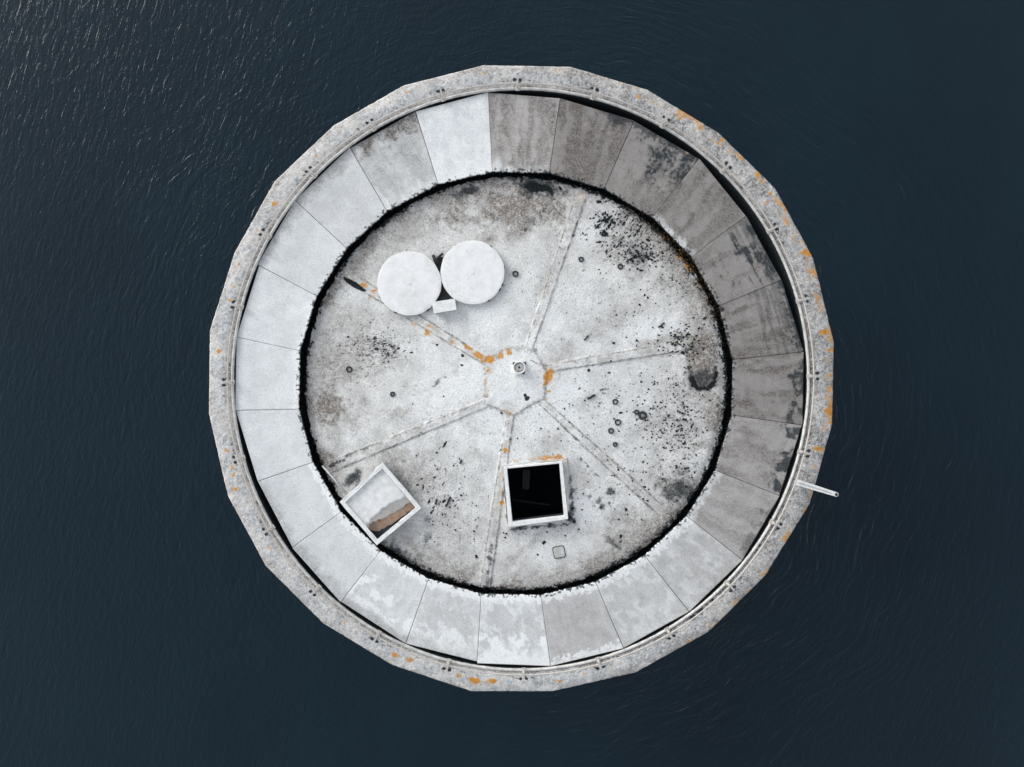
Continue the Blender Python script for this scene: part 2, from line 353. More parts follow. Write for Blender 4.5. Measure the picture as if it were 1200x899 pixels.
BROWN = (0.262, 0.228, 0.200)
SLATE = (0.020, 0.028, 0.034)
def weathered(name, base, dirt_col=BROWN, grain=1.0, lime_col=(.78, .80, .80), rough=.85, bump=.25, use_wear=True, speck=.5):
    m, nt, b = new_mat(name); N = NB_(nt); P = N.geo()
    n1 = N.noise(P, 1.3, 5, .6); n2 = N.noise(P, 5.5, 5, .7); n3 = N.noise(P, 15, 4, .75)
    col = N.mix(N.ramp(n1, .3, .7), tuple(c * (1 - .14 * grain) for c in base), tuple(min(.85, c * (1 + .12 * grain)) for c in base))
    col = N.mix(N.math('MULTIPLY', N.ramp(n2, .5, .72), .42 * grain), col, tuple(c * .70 for c in base))
    col = N.mix(N.math('MULTIPLY', N.ramp(n3, .45, .75), .40 * grain), col, tuple(c * .55 for c in base))
    hgt = n3
    if use_wear:
        A = N.n('ShaderNodeAttribute', attribute_name='wear_shade')
        sp = N.n('ShaderNodeSeparateColor'); nt.links.new(A.outputs['Color'], sp.inputs[0])
        d, k, l = sp.outputs[0], sp.outputs[1], sp.outputs[2]; w = A.outputs['Alpha']
        col = N.mix(N.math('MULTIPLY', w, N.ramp(N.math('ADD', N.math('MULTIPLY', N.math('ADD', n2, n3), .5), N.math('MULTIPLY', w, .22)), .36, .70), clamp=True), col, lime_col)
        dd = N.math('MULTIPLY', d, N.ramp(N.math('ADD', N.math('MULTIPLY', n2, .45), N.math('MULTIPLY', n3, .55)), .36, .62, .45, 1.3), clamp=True)
        dcol = N.mix(N.ramp(n3, .35, .7), dirt_col, tuple(c * .55 for c in dirt_col))
        col = N.mix(dd, col, dcol)
        kk = N.math('MULTIPLY', k, N.math('ADD', N.math('MULTIPLY', n3, 1.1), .38), clamp=True)
        kk = N.ramp(kk, .04, .95)
        col = N.mix(kk, col, SLATE)
        n5 = N.noise(P, 26, 2, .6)
        ll = N.ramp(N.math('ADD', l, N.math('MULTIPLY', N.math('SUBTRACT', N.math('ADD', N.math('MULTIPLY', n3, .6), N.math('MULTIPLY', n5, .4)), .5), 2.6)),   .28, 1.05, 0, .90)
        ll = N.math('MULTIPLY', ll, N.ramp(l, .05, .35))
        lcol = N.mix(N.ramp(N.math('ADD', l, N.math('MULTIPLY', N.math('SUBTRACT', n3, .5), .8)), .45, 1.0), (.60, .46, .29), (.58, .245, .018))
        lcol = N.mix(N.ramp(n3, .58, .75), lcol, (.20, .12, .05))
        col = N.mix(ll, col, lcol)
        hgt = N.math('ADD', n3, N.math('MULTIPLY', k, .8))
    vo = N.n('ShaderNodeTexVoronoi', feature='F1'); vo.inputs['Scale'].default_value = 7; nt.links.new(P, vo.inputs['Vector'])
    wn = N.n('ShaderNodeTexWhiteNoise'); nt.links.new(vo.outputs['Color'], wn.inputs['Vector'])
    pit = N.math('MULTIPLY', N.ramp(N.math('ADD', vo.outputs['Distance'], N.math('MULTIPLY', n3, .22)), .24, .14), N.math('GREATER_THAN', wn.outputs['Value'], .62))
    col = N.mix(N.math('MULTIPLY', pit, speck), col, (.09, .085, .08))
    g1 = N.noise(P, 21, 2, .6); g2 = N.noise(P, 11, 3, .8)
    col = N.mix(1.0, col, N.mix(N.ramp(g1, .36, .64), (1 - .17 * grain,) * 3, (1.06,) * 3), 'MULTIPLY')
    col = N.mix(N.math('MULTIPLY', N.ramp(g2, .575, .67), .46 * min(1, speck + .35)), col, (.16, .15, .14))
    nt.links.new(col, b.inputs['Base Color'])
    b.inputs['Roughness'].default_value = rough; b.inputs['Specular IOR Level'].default_value = .25
    bp = N.n('ShaderNodeBump'); bp.inputs['Strength'].default_value = bump; bp.inputs['Distance'].default_value = .03
    nt.links.new(hgt, bp.inputs['Height']); nt.links.new(bp.outputs[0], b.inputs['Normal'])
    return m

def plain(name, base, rough=.7, var=.25, scale=8, metallic=0.0, bump=.1, rust=0.0):
    m, nt, b = new_mat(name); N = NB_(nt); P = N.geo()
    n1 = N.noise(P, scale, 5, .65); n2 = N.noise(P, scale * 5, 4, .7)
    col = N.mix(N.ramp(n1, .3, .7), tuple(c * (1 - var) for c in base), tuple(min(.85, c * (1 + var * .4)) for c in base))
    col = N.mix(N.math('MULTIPLY', N.ramp(n2, .55, .75), var), col, tuple(c * .5 for c in base))
    if rust: col = N.mix(N.math('MULTIPLY', N.ramp(n1, .50, .66), rust), col, (.36, .15, .045))
    nt.links.new(col, b.inputs['Base Color'])
    b.inputs['Roughness'].default_value = rough; b.inputs['Metallic'].default_value = metallic; b.inputs['Specular IOR Level'].default_value = .3
    bp = N.n('ShaderNodeBump'); bp.inputs['Strength'].default_value = bump; bp.inputs['Distance'].default_value = .02
    nt.links.new(n2, bp.inputs['Height']); nt.links.new(bp.outputs[0], b.inputs['Normal'])
    return m

M_DECK = weathered('painted_deck_concrete', (.66, .66, .645), grain=1.1, lime_col=(.79, .81, .81))
M_RIM = weathered('parapet_granite', (.70, .685, .66), grain=1.0, bump=.5, dirt_col=(.27, .25, .235), lime_col=(.74, .77, .79), speck=.3)
M_WALL = plain('sea_wall_granite', (.22, .21, .19), .9, .4, 1.5)
M_GAP = plain('moss_and_shade_black_concrete', (.018, .021, .023), .9, .4, 5)  # black puts the slot's shade into the colour; the mossy gutter shares it
M_KERB = plain('kerb_concrete', (.55, .54, .52), .85, .3, 4)
M_WHITE = plain('chalky_white_paint', (.74, .75, .745), .7, .16, 5)
M_PIPE = plain('weathered_galvanised_pipe', (.50, .48, .45), .55, .25, 6, .0, .1, .25)
M_DARKMETAL = plain('corroded_metal_and_shade', (.035, .036, .038), .8, .3, 10)
M_GREY = plain('grey_weathered_metal', (.34, .35, .35), .6, .3, 8, 0, .1, .2)
M_RUST = plain('orange_rust', (.50, .36, .27), .9, .3, 2.6, 0, .2, .9)
M_SHAFT = plain('shade_dark_plaster', (.040, .048, .062), .95, .3, 3)  # near-black colour stands in for the shade down the shaft

# lime-white tank lids with faint wear
def tank_mat():
    m, nt, b = new_mat('white_tank_paint'); N = NB_(nt); P = N.geo()
    n1 = N.noise(P, 2.5, 5, .6); n2 = N.noise(P, 22, 4, .7); n3 = N.noise(P, 7, 3, .6)
    col = N.mix(N.ramp(n1, .35, .7), (.80, .80, .80), (.70, .71, .71))
    col = N.mix(N.math('MULTIPLY', N.ramp(n2, .57, .68), N.ramp(n3, .47, .6)), col, (.30, .30, .29))
    n4 = N.noise(P, 1.1, 6, .75)
    col = N.mix(N.math('MULTIPLY', N.ramp(n4, .52, .7), .35), col, (.48, .46, .42))
    nt.links.new(col, b.inputs['Base Color']); b.inputs['Roughness'].default_value = .6
    bp = N.n('ShaderNodeBump'); bp.inputs['Strength'].default_value = .12; bp.inputs['Distance'].default_value = .02
    nt.links.new(n2, bp.inputs['Height']); nt.links.new(bp.outputs[0], b.inputs['Normal'])
    return m
M_TANK = tank_mat()

def moss_mat():
    m, nt, b = new_mat('moss'); N = NB_(nt); P = N.geo()
    A = N.n('ShaderNodeAttribute', attribute_name='tone')
    n = N.noise(P, 30, 4, .7)
    c = N.mix(N.ramp(n, .35, .7), (.008, .011, .013), (.030, .036, .034))
    c = N.mix(A.outputs['Fac'], c, N.mix(N.ramp(n, .3, .7), (.07, .055, .022), (.26, .15, .04)))
    nt.links.new(c, b.inputs['Base Color']); b.inputs['Roughness'].default_value = .95; b.inputs['Specular IOR Level'].default_value = .1
    return m
M_MOSS = moss_mat()

# ------------------------------------------------------------------ sea
def water_mat():
    m, nt, b = new_mat('sea_water'); N = NB_(nt)
    pos = N.geo(); sx = N.n('ShaderNodeSeparateXYZ'); nt.links.new(pos, sx.inputs[0]); x, y = sx.outputs[0], sx.outputs[1]
    def warp(scale, off):
        cb = N.n('ShaderNodeVectorMath', operation='ADD'); nt.links.new(pos, cb.inputs[0]); cb.inputs[1].default_value = off
        return N.noise(cb.outputs[0], scale, 2, .5)
    r = N.math('SQRT', N.math('ADD', N.math('MULTIPLY', x, x), N.math('MULTIPLY', y, y)))
    wr = N.math('ADD', r, N.math('MULTIPLY', warp(.18, (3, 7, 0)), 3.0))
    an = N.math('ARCTAN2', y, x)
    def vec(a, b_, c=0.0):
        cb = N.n('ShaderNodeCombineXYZ'); N.put(cb.inputs[0], a); N.put(cb.inputs[1], b_); N.put(cb.inputs[2], c); return cb.outputs[0]
    # crests bending round the fort
    an2 = N.math('ADD', an, N.math('MULTIPLY', r, .02))
    polar = N.noise(vec(N.math('MULTIPLY', wr, 3.4), N.math('MULTIPLY', N.math('COSINE', an2), 15.0), N.math('MULTIPLY', N.math('SINE', an2), 15.0)), 1.0, 3, .55, .6)
    # wind ripples: long along y in the west
    wx = N.math('ADD', x, N.math('MULTIPLY', y, -.22))
    wind = N.noise(vec(N.math('MULTIPLY', wx, 4.2), N.math('MULTIPLY', y, 1.25), 3.0), 1.0, 3, .6, .8)
    fine = N.noise(pos, 6.0, 3, .6)
    swell = N.noise(vec(N.math('MULTIPLY', x, .16), N.math('MULTIPLY', y, .1), 8.0), 1.0, 3, .5)
    near = N.ramp(r, 13, 30, 1.0, .12)
    h = N.math('ADD', N.math('MULTIPLY', polar, N.math('MULTIPLY', near, N.ramp(x, -6, 9, .95, 1.8))), N.math('MULTIPLY', wind, N.ramp(x, -16, 10, .62, .42)))
    h = N.math('ADD', h, N.math('MULTIPLY', fine, .22))
    h = N.math('ADD', h, N.math('MULTIPLY', swell, 1.2))
    bp = N.n('ShaderNodeBump'); bp.inputs['Strength'].default_value = 1.0; bp.inputs['Distance'].default_value = .048
    nt.links.new(h, bp.inputs['Height']); nt.links.new(bp.outputs[0], b.inputs['Normal'])
    c = N.mix(N.ramp(swell, .35, .65), (.0036, .0132, .0222), (.0044, .0160, .0254))
    nt.links.new(c, b.inputs['Base Color'])
    b.inputs['Roughness'].default_value = .10; b.inputs['IOR'].default_value = 1.33
    return m
M_WATER = water_mat()
ZW = -9.0
bm = bmesh.new(); bmesh.ops.create_circle(bm, cap_ends=True, segments=64, radius=3000.0)
o = bm_obj('sea', bm, M_WATER); o.location.z = ZW; tag(o, kind='structure')

# ------------------------------------------------------------------ the fort
fort = empty('sea_fort', (0.2, 0.15, ZW))
tag(fort, 'round concrete sea fort with pale ring of roof slabs, standing in dark water', 'fort')

OUT = [(567, 75.5), (669, 77.5), (759, 104.5), (842.5, 155), (909, 220), (954, 302.5), (978, 401), (976, 497.5), (950, 590), (897.5, 675), (831, 741), (745, 789), (647, 811), (552, 811), (459, 780), (378, 731), (311, 664), (266, 581), (244, 485), (245, 387.5), (274, 296), (321, 212), (391, 146), (472.5, 99.5)]
OUTN = np.array(OUT, float)
def outer_r(ths):
    """ray from the parapet centre to the 24-sided outline"""
    res = np.full(ths.shape, 1e9)
    for i in range(24):
        a = OUTN[i] - (PCX, PCY); b = OUTN[(i + 1) % 24] - (PCX, PCY)
        dx, dy = np.cos(ths), -np.sin(ths); ex, ey = b - a
        den = dx * ey - dy * ex
        t = (a[0] * ey - a[1] * ex) / den; u = (a[0] * dy - a[1] * dx) / den
        ok = (t > 0) & (u >= -1e-6) & (u <= 1 + 1e-6)
        res = np.where(ok, np.minimum(res, t), res)
    return res
ths0 = np.linspace(0, 2 * PI, 1680, endpoint=False)
va = np.mod(np.arctan2(PCY - OUTN[:, 1], OUTN[:, 0] - PCX), 2 * PI)
ths = ths0.copy()
for a in va:                                       # put a column exactly on each corner
    ths[np.argmin(np.abs(ths - a))] = a
RO = outer_r(ths)
RO = RO - .7 * np.clip(fbm(ths * 60, ths * 0 + 3, 3) - .5, 0, 1) * 2
ca, sa = np.cos(ths), np.sin(ths)
RI = 1 / np.sqrt((ca / 336.0) ** 2 + (sa / 339.0) ** 2)
ZR = 0.25
rows_r = []; rows_z = []
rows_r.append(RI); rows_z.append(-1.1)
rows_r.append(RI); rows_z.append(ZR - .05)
rows_r.append(RI + .02); rows_z.append(ZR - .03)
NRW = 30
for i in range(NRW + 1):
    t = i / NRW
    rows_r.append(RI + .4 + (RO - 1.6 - RI - .4) * t); rows_z.append(ZR + .05 * math.sin(t * PI) - (.02 if t == 0 else 0))
rows_r.append(RO - .3); rows_z.append(ZR - .05)
rows_r.append(RO); rows_z.append(ZR - .14)
rows_r.append(RO); rows_z.append(ZR - .75)
rows_r.append(RO - 9); rows_z.append(ZR - .95)
V = []; Mk = []
for r_, z_ in zip(rows_r, rows_z):
    px = PCX + r_ * ca; py = PCY - r_ * sa
    zj = z_ + (fbm(px / 3, py / 3, 3) - .5) * .035 if z_ > 0.1 else z_ + 0 * px
    V.append(np.stack([(px - 600) / K * (H - ZR) / H, (449.5 - py) / K * (H - ZR) / H, zj], -1)); Mk.append(sample(px, py))
V = np.array(V); Mk = np.array(Mk)
Mk[:2, :, 1] = 1.3; Mk[:2, :, 2] = 0; Mk[:2, :, 3] = 0  # inner wall rows blackened: the slot's shade painted into the mask
nr, nc = V.shape[:2]
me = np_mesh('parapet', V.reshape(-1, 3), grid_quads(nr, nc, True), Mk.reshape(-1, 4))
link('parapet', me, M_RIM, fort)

# narrow kerb along the inner lip
bm = bmesh.new()
prof = [(0.2, ZR - .05), (0.2, ZR + .055), (.5, ZR + .07), (2.3, ZR + .07), (2.6, ZR + .055), (2.6, ZR - .05)]
NK = 480
rings = []
for i in range(NK):
    a = 2 * PI * i / NK; ring_ = []
    for f, z in prof:
        x, y = kerb(a, f); k = (H - ZR) / H / K
        ring_.append(bm.verts.new(((x - 600) * k, (449.5 - y) * k, z)))
    rings.append(ring_)
for i in range(NK):
    A, B = rings[i], rings[(i + 1) % NK]
    for j in range(len(prof) - 1): bm.faces.new([A[j], B[j], B[j + 1], A[j + 1]])
bm_obj('kerb', bm, M_KERB, fort, True)

# floor of the slot under the slabs, its shade painted in as black
bm = bmesh.new()
def ring_strip(bm, c, r0, z0, r1, z1, n=240):
    A = [bm.verts.new(Wp(c[0] + r0 * math.cos(2 * PI * i / n), c[1] - r0 * math.sin(2 * PI * i / n), z0)) for i in range(n)]
    B = [bm.verts.new(Wp(c[0] + r1 * math.cos(2 * PI * i / n), c[1] - r1 * math.sin(2 * PI * i / n), z1)) for i in range(n)]
    for i in range(n): bm.faces.new([A[i], A[(i + 1) % n], B[(i + 1) % n], B[i]])
def Wp(px, py, z): return Vector(((px - 600) / K, (449.5 - py) / K, z))
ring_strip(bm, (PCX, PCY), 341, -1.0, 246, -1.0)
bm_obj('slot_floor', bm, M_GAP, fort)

# outer wall down into the sea
bm = bmesh.new()
bot = [bm.verts.new(Wp(PCX + (x - PCX) * .97, PCY + (y - PCY) * .97, ZW - 1.5)) for x, y in OUT]
top = [bm.verts.new(Wp(PCX + (x - PCX) * .965, PCY + (y - PCY) * .965, ZR - .7)) for x, y in OUT]
for i in range(24): bm.faces.new([bot[i], bot[(i + 1) % 24], top[(i + 1) % 24], top[i]])
bm_obj('outer_wall', bm, M_WALL, fort)

# ------------------------------------------------------------------ roof slabs (24)
SI = [(577, 200), (644, 202), (710, 217), (767, 252), (816, 297), (849, 356), (862, 421), (860, 487), (840, 552), (814, 612), (762, 660), (701, 690), (634, 700), (564, 697), (501, 681), (444, 648), (392, 606), (361, 544), (346.5, 480), (349, 411), (369, 346), (400, 286), (448, 240), (512, 212)]
SO = [(572.5, 108), (657, 112), (745, 137), (821, 184), (880, 249), (921, 326), (945, 412), (944, 499), (921, 584), (876, 661), (815, 726), (734, 767), (646, 785), (559, 781), (475, 756), (401, 704), (337, 646), (297, 566), (274, 481), (272, 394), (303, 311), (346, 235), (409, 171), (487, 131)]
GAPS = [(1, 6.5), (6.5, 7.5), (8, 5.5), (5, 11), (10.5, 9.5), (9, 2.5), (2.5, 1.2), (2, 4), (3.5, 2), (1.8, 1.4), (1.6, 1.2), (1, 1), (1, 2.2), (4.2, .8), (.8, 3), (2, 4.5), (5, 6.2), (6, .5), (-.4, -.4), (-.4, 2.4), (-.2, -.3), (-.3, .2), (1.6, 1.2), (1.6, .2)]
#        base colour, dirt, lime, slate
CB = (.62, .645, .65); CM = (.50, .505, .505); CD = (.295, .282, .270)
PAN = [((.45, .43, .415), .45, .15, .0), (CD, .65, .0, .10), (CD, .45, .0, 1.0), (CD, .5, .0, .10), (CD, .45, .0, .95), (CD, .6, .0, .45), (CD, .6, .0, .25), ((.38, .365, .352), .4, .05, .25), ((.42, .41, .40), .3, .15, .0), ((.50, .50, .495), .15, .6, .0), ((.53, .54, .535), .1, .65, .0), ((.48, .475, .47), .1, .3, .0),
       ((.55, .56, .56), .0, .75, .0), ((.57, .58, .58), .05, .6, .0), ((.60, .615, .62), .0, .5, .0), ((.62, .64, .645), .0, .25, .0), (CB, .0, .25, .0), ((.65, .67, .68), .0, .3, .0), ((.66, .68, .69), .0, .25, .0), ((.65, .67, .68), .0, .5, .0), ((.63, .65, .655), .0, .25, .0), ((.60, .615, .62), .05, .15, .0), ((.58, .59, .59), .25, .5, .0), ((.67, .69, .70), .0, .8, .0)]
PLAB = {2: 'brown roof slab with dark mossy streaks', 4: 'brown roof slab with black blotch at its outer edge', 23: 'bright white roof slab', 0: 'grey brown roof slab', 12: 'grey roof slab with white peeling patches'}
def ring_pt(p):                      # inner edge of the slab ring, slightly wider than high
    a = math.atan2(DCY - p[1], p[0] - DCX); r = 253.2 + 3.2 * math.cos(2 * a)
    return (DCX + r * math.cos(a), DCY - r * math.sin(a))
SI = [ring_pt(p) for p in SI]
Z_OUT, Z_IN = 0.20, 0.30
mats = {}
def slab_mat(base):
    k = tuple(round(c, 3) for c in base)
    if k not in mats: mats[k] = weathered('roof_slab_concrete', base, grain=.55, dirt_col=(.165, .146, .134), bump=.12, speck=.18)
    return mats[k]
for i in range(24):
    i0, i1 = np.array(SI[i], float), np.array(SI[(i + 1) % 24], float)
    o0, o1 = np.array(SO[i], float), np.array(SO[(i + 1) % 24], float)
    # outer corners: kerb circle minus the measured gap
    def at_gap(inn, out, g):
        d = (out - inn) / np.linalg.norm(out - inn)
        lo = out.copy()
        for _ in range(40):
            a = math.atan2(PCY - lo[1], lo[0] - PCX); kx, ky = kerb(a)
            rk = math.hypot(kx - PCX, ky - PCY); rl = math.hypot(lo[0] - PCX, lo[1] - PCY)
            lo = lo + d * (rk - g - rl)
        return lo
    g0, g1 = GAPS[i]
    o0 = at_gap(i0, o0, g0); o1 = at_gap(i1, o1, g1)
    NSr, NTt = 92, 92
    s = np.linspace(0, 1, NSr)[:, None]; t = np.linspace(0, 1, NTt)[None, :]
    half = random.uniform(.18, .34) / 88
    tt = half + (1 - 2 * half) * t
    inner = i0[None, None] * (1 - tt[..., None]) + i1[None, None] * tt[..., None]
    outer = o0[None, None] * (1 - tt[..., None]) + o1[None, None] * tt[..., None]
    pts = inner * (1 - s[..., None]) + outer * s[..., None]
    px, py = pts[..., 0], pts[..., 1]
    # ragged inner edge
    rag = (fbm(px / 2.2, py / 2.2, 3) - .5) * 2.0 * np.clip(1 - s * 25, 0, 1)
    dirx, diry = (outer - inner)[..., 0] / 88, (outer - inner)[..., 1] / 88
    px = px + dirx * rag; py = py + diry * rag
    tilt = random.uniform(-.012, .012)
    z = Z_IN + (Z_OUT - Z_IN) * s + tilt * (t - .5) + (fbm(px / 18, py / 18, 3) - .5) * .02
    base, di, li, sl = PAN[i]
    wob = fbm(px / 11 + i * 7, py / 11, 4); fine = fbm(px / 3 + i * 3, py / 3, 3)
    streak = fbm(t * 9 + i * 13 + s * .4 + (wob - .5) * 1.2, s * 1.6 + i, 4) + 0 * px
    cross = fbm(t * 1.2 + i * 5, s * 26 + i * 3, 3) + 0 * px
    dirt = di * (.35 + .9 * sstep(.38, .66, streak) + .35 * (cross - .5) + .4 * sstep(.45, .7, wob))
    dirt = dirt + (.35 if i in (21, 22, 20, 14, 15, 16, 13) else 0) * sstep(.78, 1.0, s + (wob - .5) * .4) * (1 if i != 22 else 2)
    slate = np.zeros_like(px)
    if i == 2:
        slate = 1.0 * sstep(.26, .92, streak * .8 + .14 + .5 * (s - .62) + (fine - .5) * .9 + .5 * (wob - .5)) * sstep(.05, .4, t + (wob - .5)) * sstep(.15, .5, s)
        slate = np.maximum(slate, .8 * sstep(.9, .97, s + (fine - .5) * .2))
    if i == 2: slate = np.maximum(slate * .9, .62 * sstep(.35, 1.0, streak * .7 + .2 + .45 * (s - .5) + .5 * (wob - .5)) * sstep(.0, .35, t + (wob - .5) * .5) * sstep(.1, .6, s))
    if i == 1: slate = .75 * sstep(.86, 1.0, s + (wob - .5) * .35 + .12 * (t - .6)) * sstep(.3, .6, t)
    if i == 4: slate = .95 * sstep(.44, .98, s + (cross - .5) * .9 + (wob - .5) * 1.0 + (fine - .5) * .5) * sstep(.05, .3, t + (wob - .5) * .5) * sstep(1.1, .85, t + (wob - .5) * .4)
    if i == 4: slate = np.maximum(slate * .9, .5 * sstep(.4, 1.0, s + (cross - .5) * 1.1 + (wob - .5) * .8))
    if i == 5: slate = .42 * sstep(.45, .9, s + (cross - .5) * 1.2 + (wob - .5) * .8 + (fine - .5) * .5) + .4 * sstep(.9, .99, s + (fine - .5) * .25)
    if i in (6, 7): slate = .8 * sstep(.80, 1.0, s + (wob - .5) * .6 + (fine - .5) * .2) * sstep(.40, .62, wob)
    if i == 8: slate = .5 * sstep(.9, 1.0, s + (wob - .5) * .4)
    if i in (3,): slate = .25 * sstep(.6, .7, wob)
    smear = fbm(t * 13 + i * 3 + (wob - .5) * 1.5, s * 9 + i * 11 + t * 3, 5)
    lime = .85 * li * sstep(.46, .70, smear * .75 + fine * .25 + .10 * np.abs(s - .5) * 2)
    if 8 <= i <= 16: lime = np.maximum(lime, 1.2 * sstep(.16, .06, s + (fine - .5) * .16) * (1 if i > 8 else .6))
    if i in (3,): lime = np.maximum(lime, sstep(.12, .05, s + (fine - .5) * .1) * .8)
    if i in (0, 23, 19, 18, 22): lime = np.maximum(lime, sstep(.2, .02, s + (wob - .5) * .3) * .8)
    if i in (12, 13): lime = np.maximum(lime, 1.1 * sstep(.62, .8, s + (wob - .5) * .9) * (i == 12 or .8))
    if i == 11: lime = np.maximum(lime, sstep(.84, .92, s + (fine - .5) * .25 - .05 * t))
    if i == 14: lime = np.maximum(lime, .9 * sstep(.55, .75, s * .9 + (wob - .5) * 1.2 + .1 * (1 - t)) * sstep(1, .9, s + wob * .1))
    msk = sample(px, py)
    msk[..., 0] = np.clip(dirt, 0, 1); msk[..., 3] = np.clip(lime, 0, 1); msk[..., 2] = 0
    chips = .8 * sstep(.60, .74, fbm(px / 2.4 + 4, py / 2.4, 3) + .16 * (1 - s * 22)) * (s < .05)
    msk[..., 1] = np.clip(np.maximum(slate, chips), 0, 1.2)
    if i == 2:
        msk[..., 2] = np.clip(.9 - np.hypot(px - 806, py - 178) / 6, 0, 1)
    if i == 1:
        msk[..., 2] = np.clip(.45 - np.hypot((px - 676) / 2, py - 122) / 14, 0, 1)
    top = Wn(px, py, z)
    # skirt: outer and side faces 12 cm deep, as extra rows/cols
    V = np.zeros((NSr + 2, NTt + 2, 3)); V[1:-1, 1:-1] = top
    V[0, 1:-1] = top[0]; V[-1, 1:-1] = top[-1]; V[1:-1, 0] = top[:, 0]; V[1:-1, -1] = top[:, -1]
    V[0, 0] = top[0, 0]; V[0, -1] = top[0, -1]; V[-1, 0] = top[-1, 0]; V[-1, -1] = top[-1, -1]
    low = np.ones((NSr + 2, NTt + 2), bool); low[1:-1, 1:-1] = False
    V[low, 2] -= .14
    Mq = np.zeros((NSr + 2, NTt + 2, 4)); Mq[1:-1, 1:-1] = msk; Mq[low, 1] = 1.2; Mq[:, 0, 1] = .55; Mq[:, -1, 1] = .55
    me = np_mesh('roof_slab', V.reshape(-1, 3), grid_quads(NSr + 2, NTt + 2)[:, ::-1], Mq.reshape(-1, 4), True)
    ob = link('roof_slab', me, slab_mat(base), fort)
    if i in PLAB: ob['label'] = PLAB[i]

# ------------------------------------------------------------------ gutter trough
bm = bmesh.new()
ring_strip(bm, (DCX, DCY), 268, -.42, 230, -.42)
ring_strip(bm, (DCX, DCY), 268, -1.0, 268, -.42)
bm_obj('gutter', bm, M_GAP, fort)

# ------------------------------------------------------------------ roof deck: shallow six-sided cone with raised joints
def seg_dist(px, py, a, b):
    dx, dy = b[0] - a[0], b[1] - a[1]; L2 = dx * dx + dy * dy
    t = np.clip(((px - a[0]) * dx + (py - a[1]) * dy) / L2, 0, 1)
    return np.hypot(px - a[0] - t * dx, py - a[1] - t * dy), t
def in_poly(px, py, poly):
    ins = np.zeros(px.shape, bool); n = len(poly)
    for i in range(n):
        x0, y0 = poly[i]; x1, y1 = poly[(i + 1) % n]
        c = ((y0 > py) != (y1 > py)) & (px < (x1 - x0) * (py - y0) / (y1 - y0 + 1e-9) + x0)
        ins ^= c
    return ins
def deck_z(px, py):
    px = np.asarray(px, float); py = np.asarray(py, float)
    r = np.hypot(px - DCX, py - DCY)
    z = .30 * (1 - r / DR)
    for a, b in SEAMS:
        d, t = seg_dist(px, py, a, b)
        wv = (fbm(px / 6, py / 6, 3) - .5) * 4
        z = z + (.020 + .025 * fbm(px / 25, py / 25, 2)) * (1 - sstep(2.8 + 1.5 * t, 6.8 + 1.5 * t, d + wv)) * sstep(0, .05, t + .02)
    return z
nrg, nag = 224, 1360
rg = np.linspace(.5, 1, nrg)[:, None] * 0 + np.linspace(0.004, 1, nrg)[:, None]
ag = np.linspace(0, 2 * PI, nag, endpoint=False)[None, :]
Redge = DR + 2.2 * np.cos(2 * ag) + 3.4 * (fbm(ag * 30 + 5, ag * 0 + 2, 4) - .5) * 1.6
Rr = rg * Redge
dpx = DCX + Rr * np.cos(ag); dpy = DCY - Rr * np.sin(ag)
dz = deck_z(dpx, dpy)
hubm = in_poly(dpx, dpy, HUB)
dz = dz + .025 * hubm + (fbm(dpx / 16, dpy / 16, 4) - .5) * .04 + (fbm(dpx / 2.5, dpy / 2.5, 2) - .5) * .008
mk = sample(dpx, dpy)
dz = dz - .05 * np.clip(sstep(237, 245, Rr), 0, 1)
# skirt row down into the gutter
V = Wn(dpx, dpy, dz)
sk = V[-1].copy(); sk[:, 2] = -.44
V = np.concatenate([V, sk[None]], 0); mks = mk[-1].copy(); mks[:, 1] = 1.2; mk = np.concatenate([mk, mks[None]], 0)
q = grid_quads(nrg + 1, nag, True)
HIN = [(594.2, 549.4), (655.6, 543.3), (661.2, 604.8), (600.6, 611.8)]
HMID = [(592.6, 549), (657, 542.6), (662.6, 606), (598.6, 614)]
fpx = np.concatenate([dpx, dpx[-1:]], 0).ravel(); fpy = np.concatenate([dpy, dpy[-1:]], 0).ravel()
hole = in_poly(fpx[q].mean(1), fpy[q].mean(1), HMID)
me = np_mesh('roof_deck', V.reshape(-1, 3), q[~hole], mk.reshape(-1, 4))
deck = link('roof_deck', me, M_DECK, fort)
bm = bmesh.new()          # close the pin-hole at the apex
add_cyl(bm, W(DCX, DCY, .30) - Vector((0, 0, .02)), .06, .05, 16)
bm_obj('hub_cap', bm, M_DECK, deck)

# ------------------------------------------------------------------ moss (countless clumps)
ico = bmesh.new(); bmesh.ops.create_icosphere(ico, subdivisions=1, radius=1.0)
iv = np.array([v.co[:] for v in ico.verts]); iff = np.array([[v.index for v in f.verts] for f in ico.faces]); ico.free()
def clumps(name, P, Rad, tone, label, squash=.6):
    n = len(P); jit = 1 + (rng.random((n, len(iv), 1)) - .5) * .8
    sc = np.stack([Rad * rng.uniform(.7, 1.5, n), Rad * rng.uniform(.7, 1.5, n), Rad * squash], -1)
    vv = iv[None] * jit * sc[:, None]
    a = rng.uniform(0, 2 * PI, n); c, s_ = np.cos(a)[:, None], np.sin(a)[:, None]
    vv = np.stack([vv[..., 0] * c - vv[..., 1] * s_, vv[..., 0] * s_ + vv[..., 1] * c, vv[..., 2]], -1) + P[:, None]
    ff = iff[None] + (np.arange(n) * len(iv))[:, None, None]
    me = np_mesh(name, vv.reshape(-1, 3), ff.reshape(-1, 3), None, False)
    at = me.attributes.new('tone', 'FLOAT', 'POINT')
    at.data.foreach_set('value', np.repeat(tone, len(iv)).astype(np.float32))
    o = link(name, me, M_MOSS)
    return o
pts = []; rad = []; ton = []
n = 5200
a = rng.uniform(0, 2 * PI, n)
u = rng.random(n)
r_ = DR + 2.2 * np.cos(2 * a) + 1.0 + u * 7.5
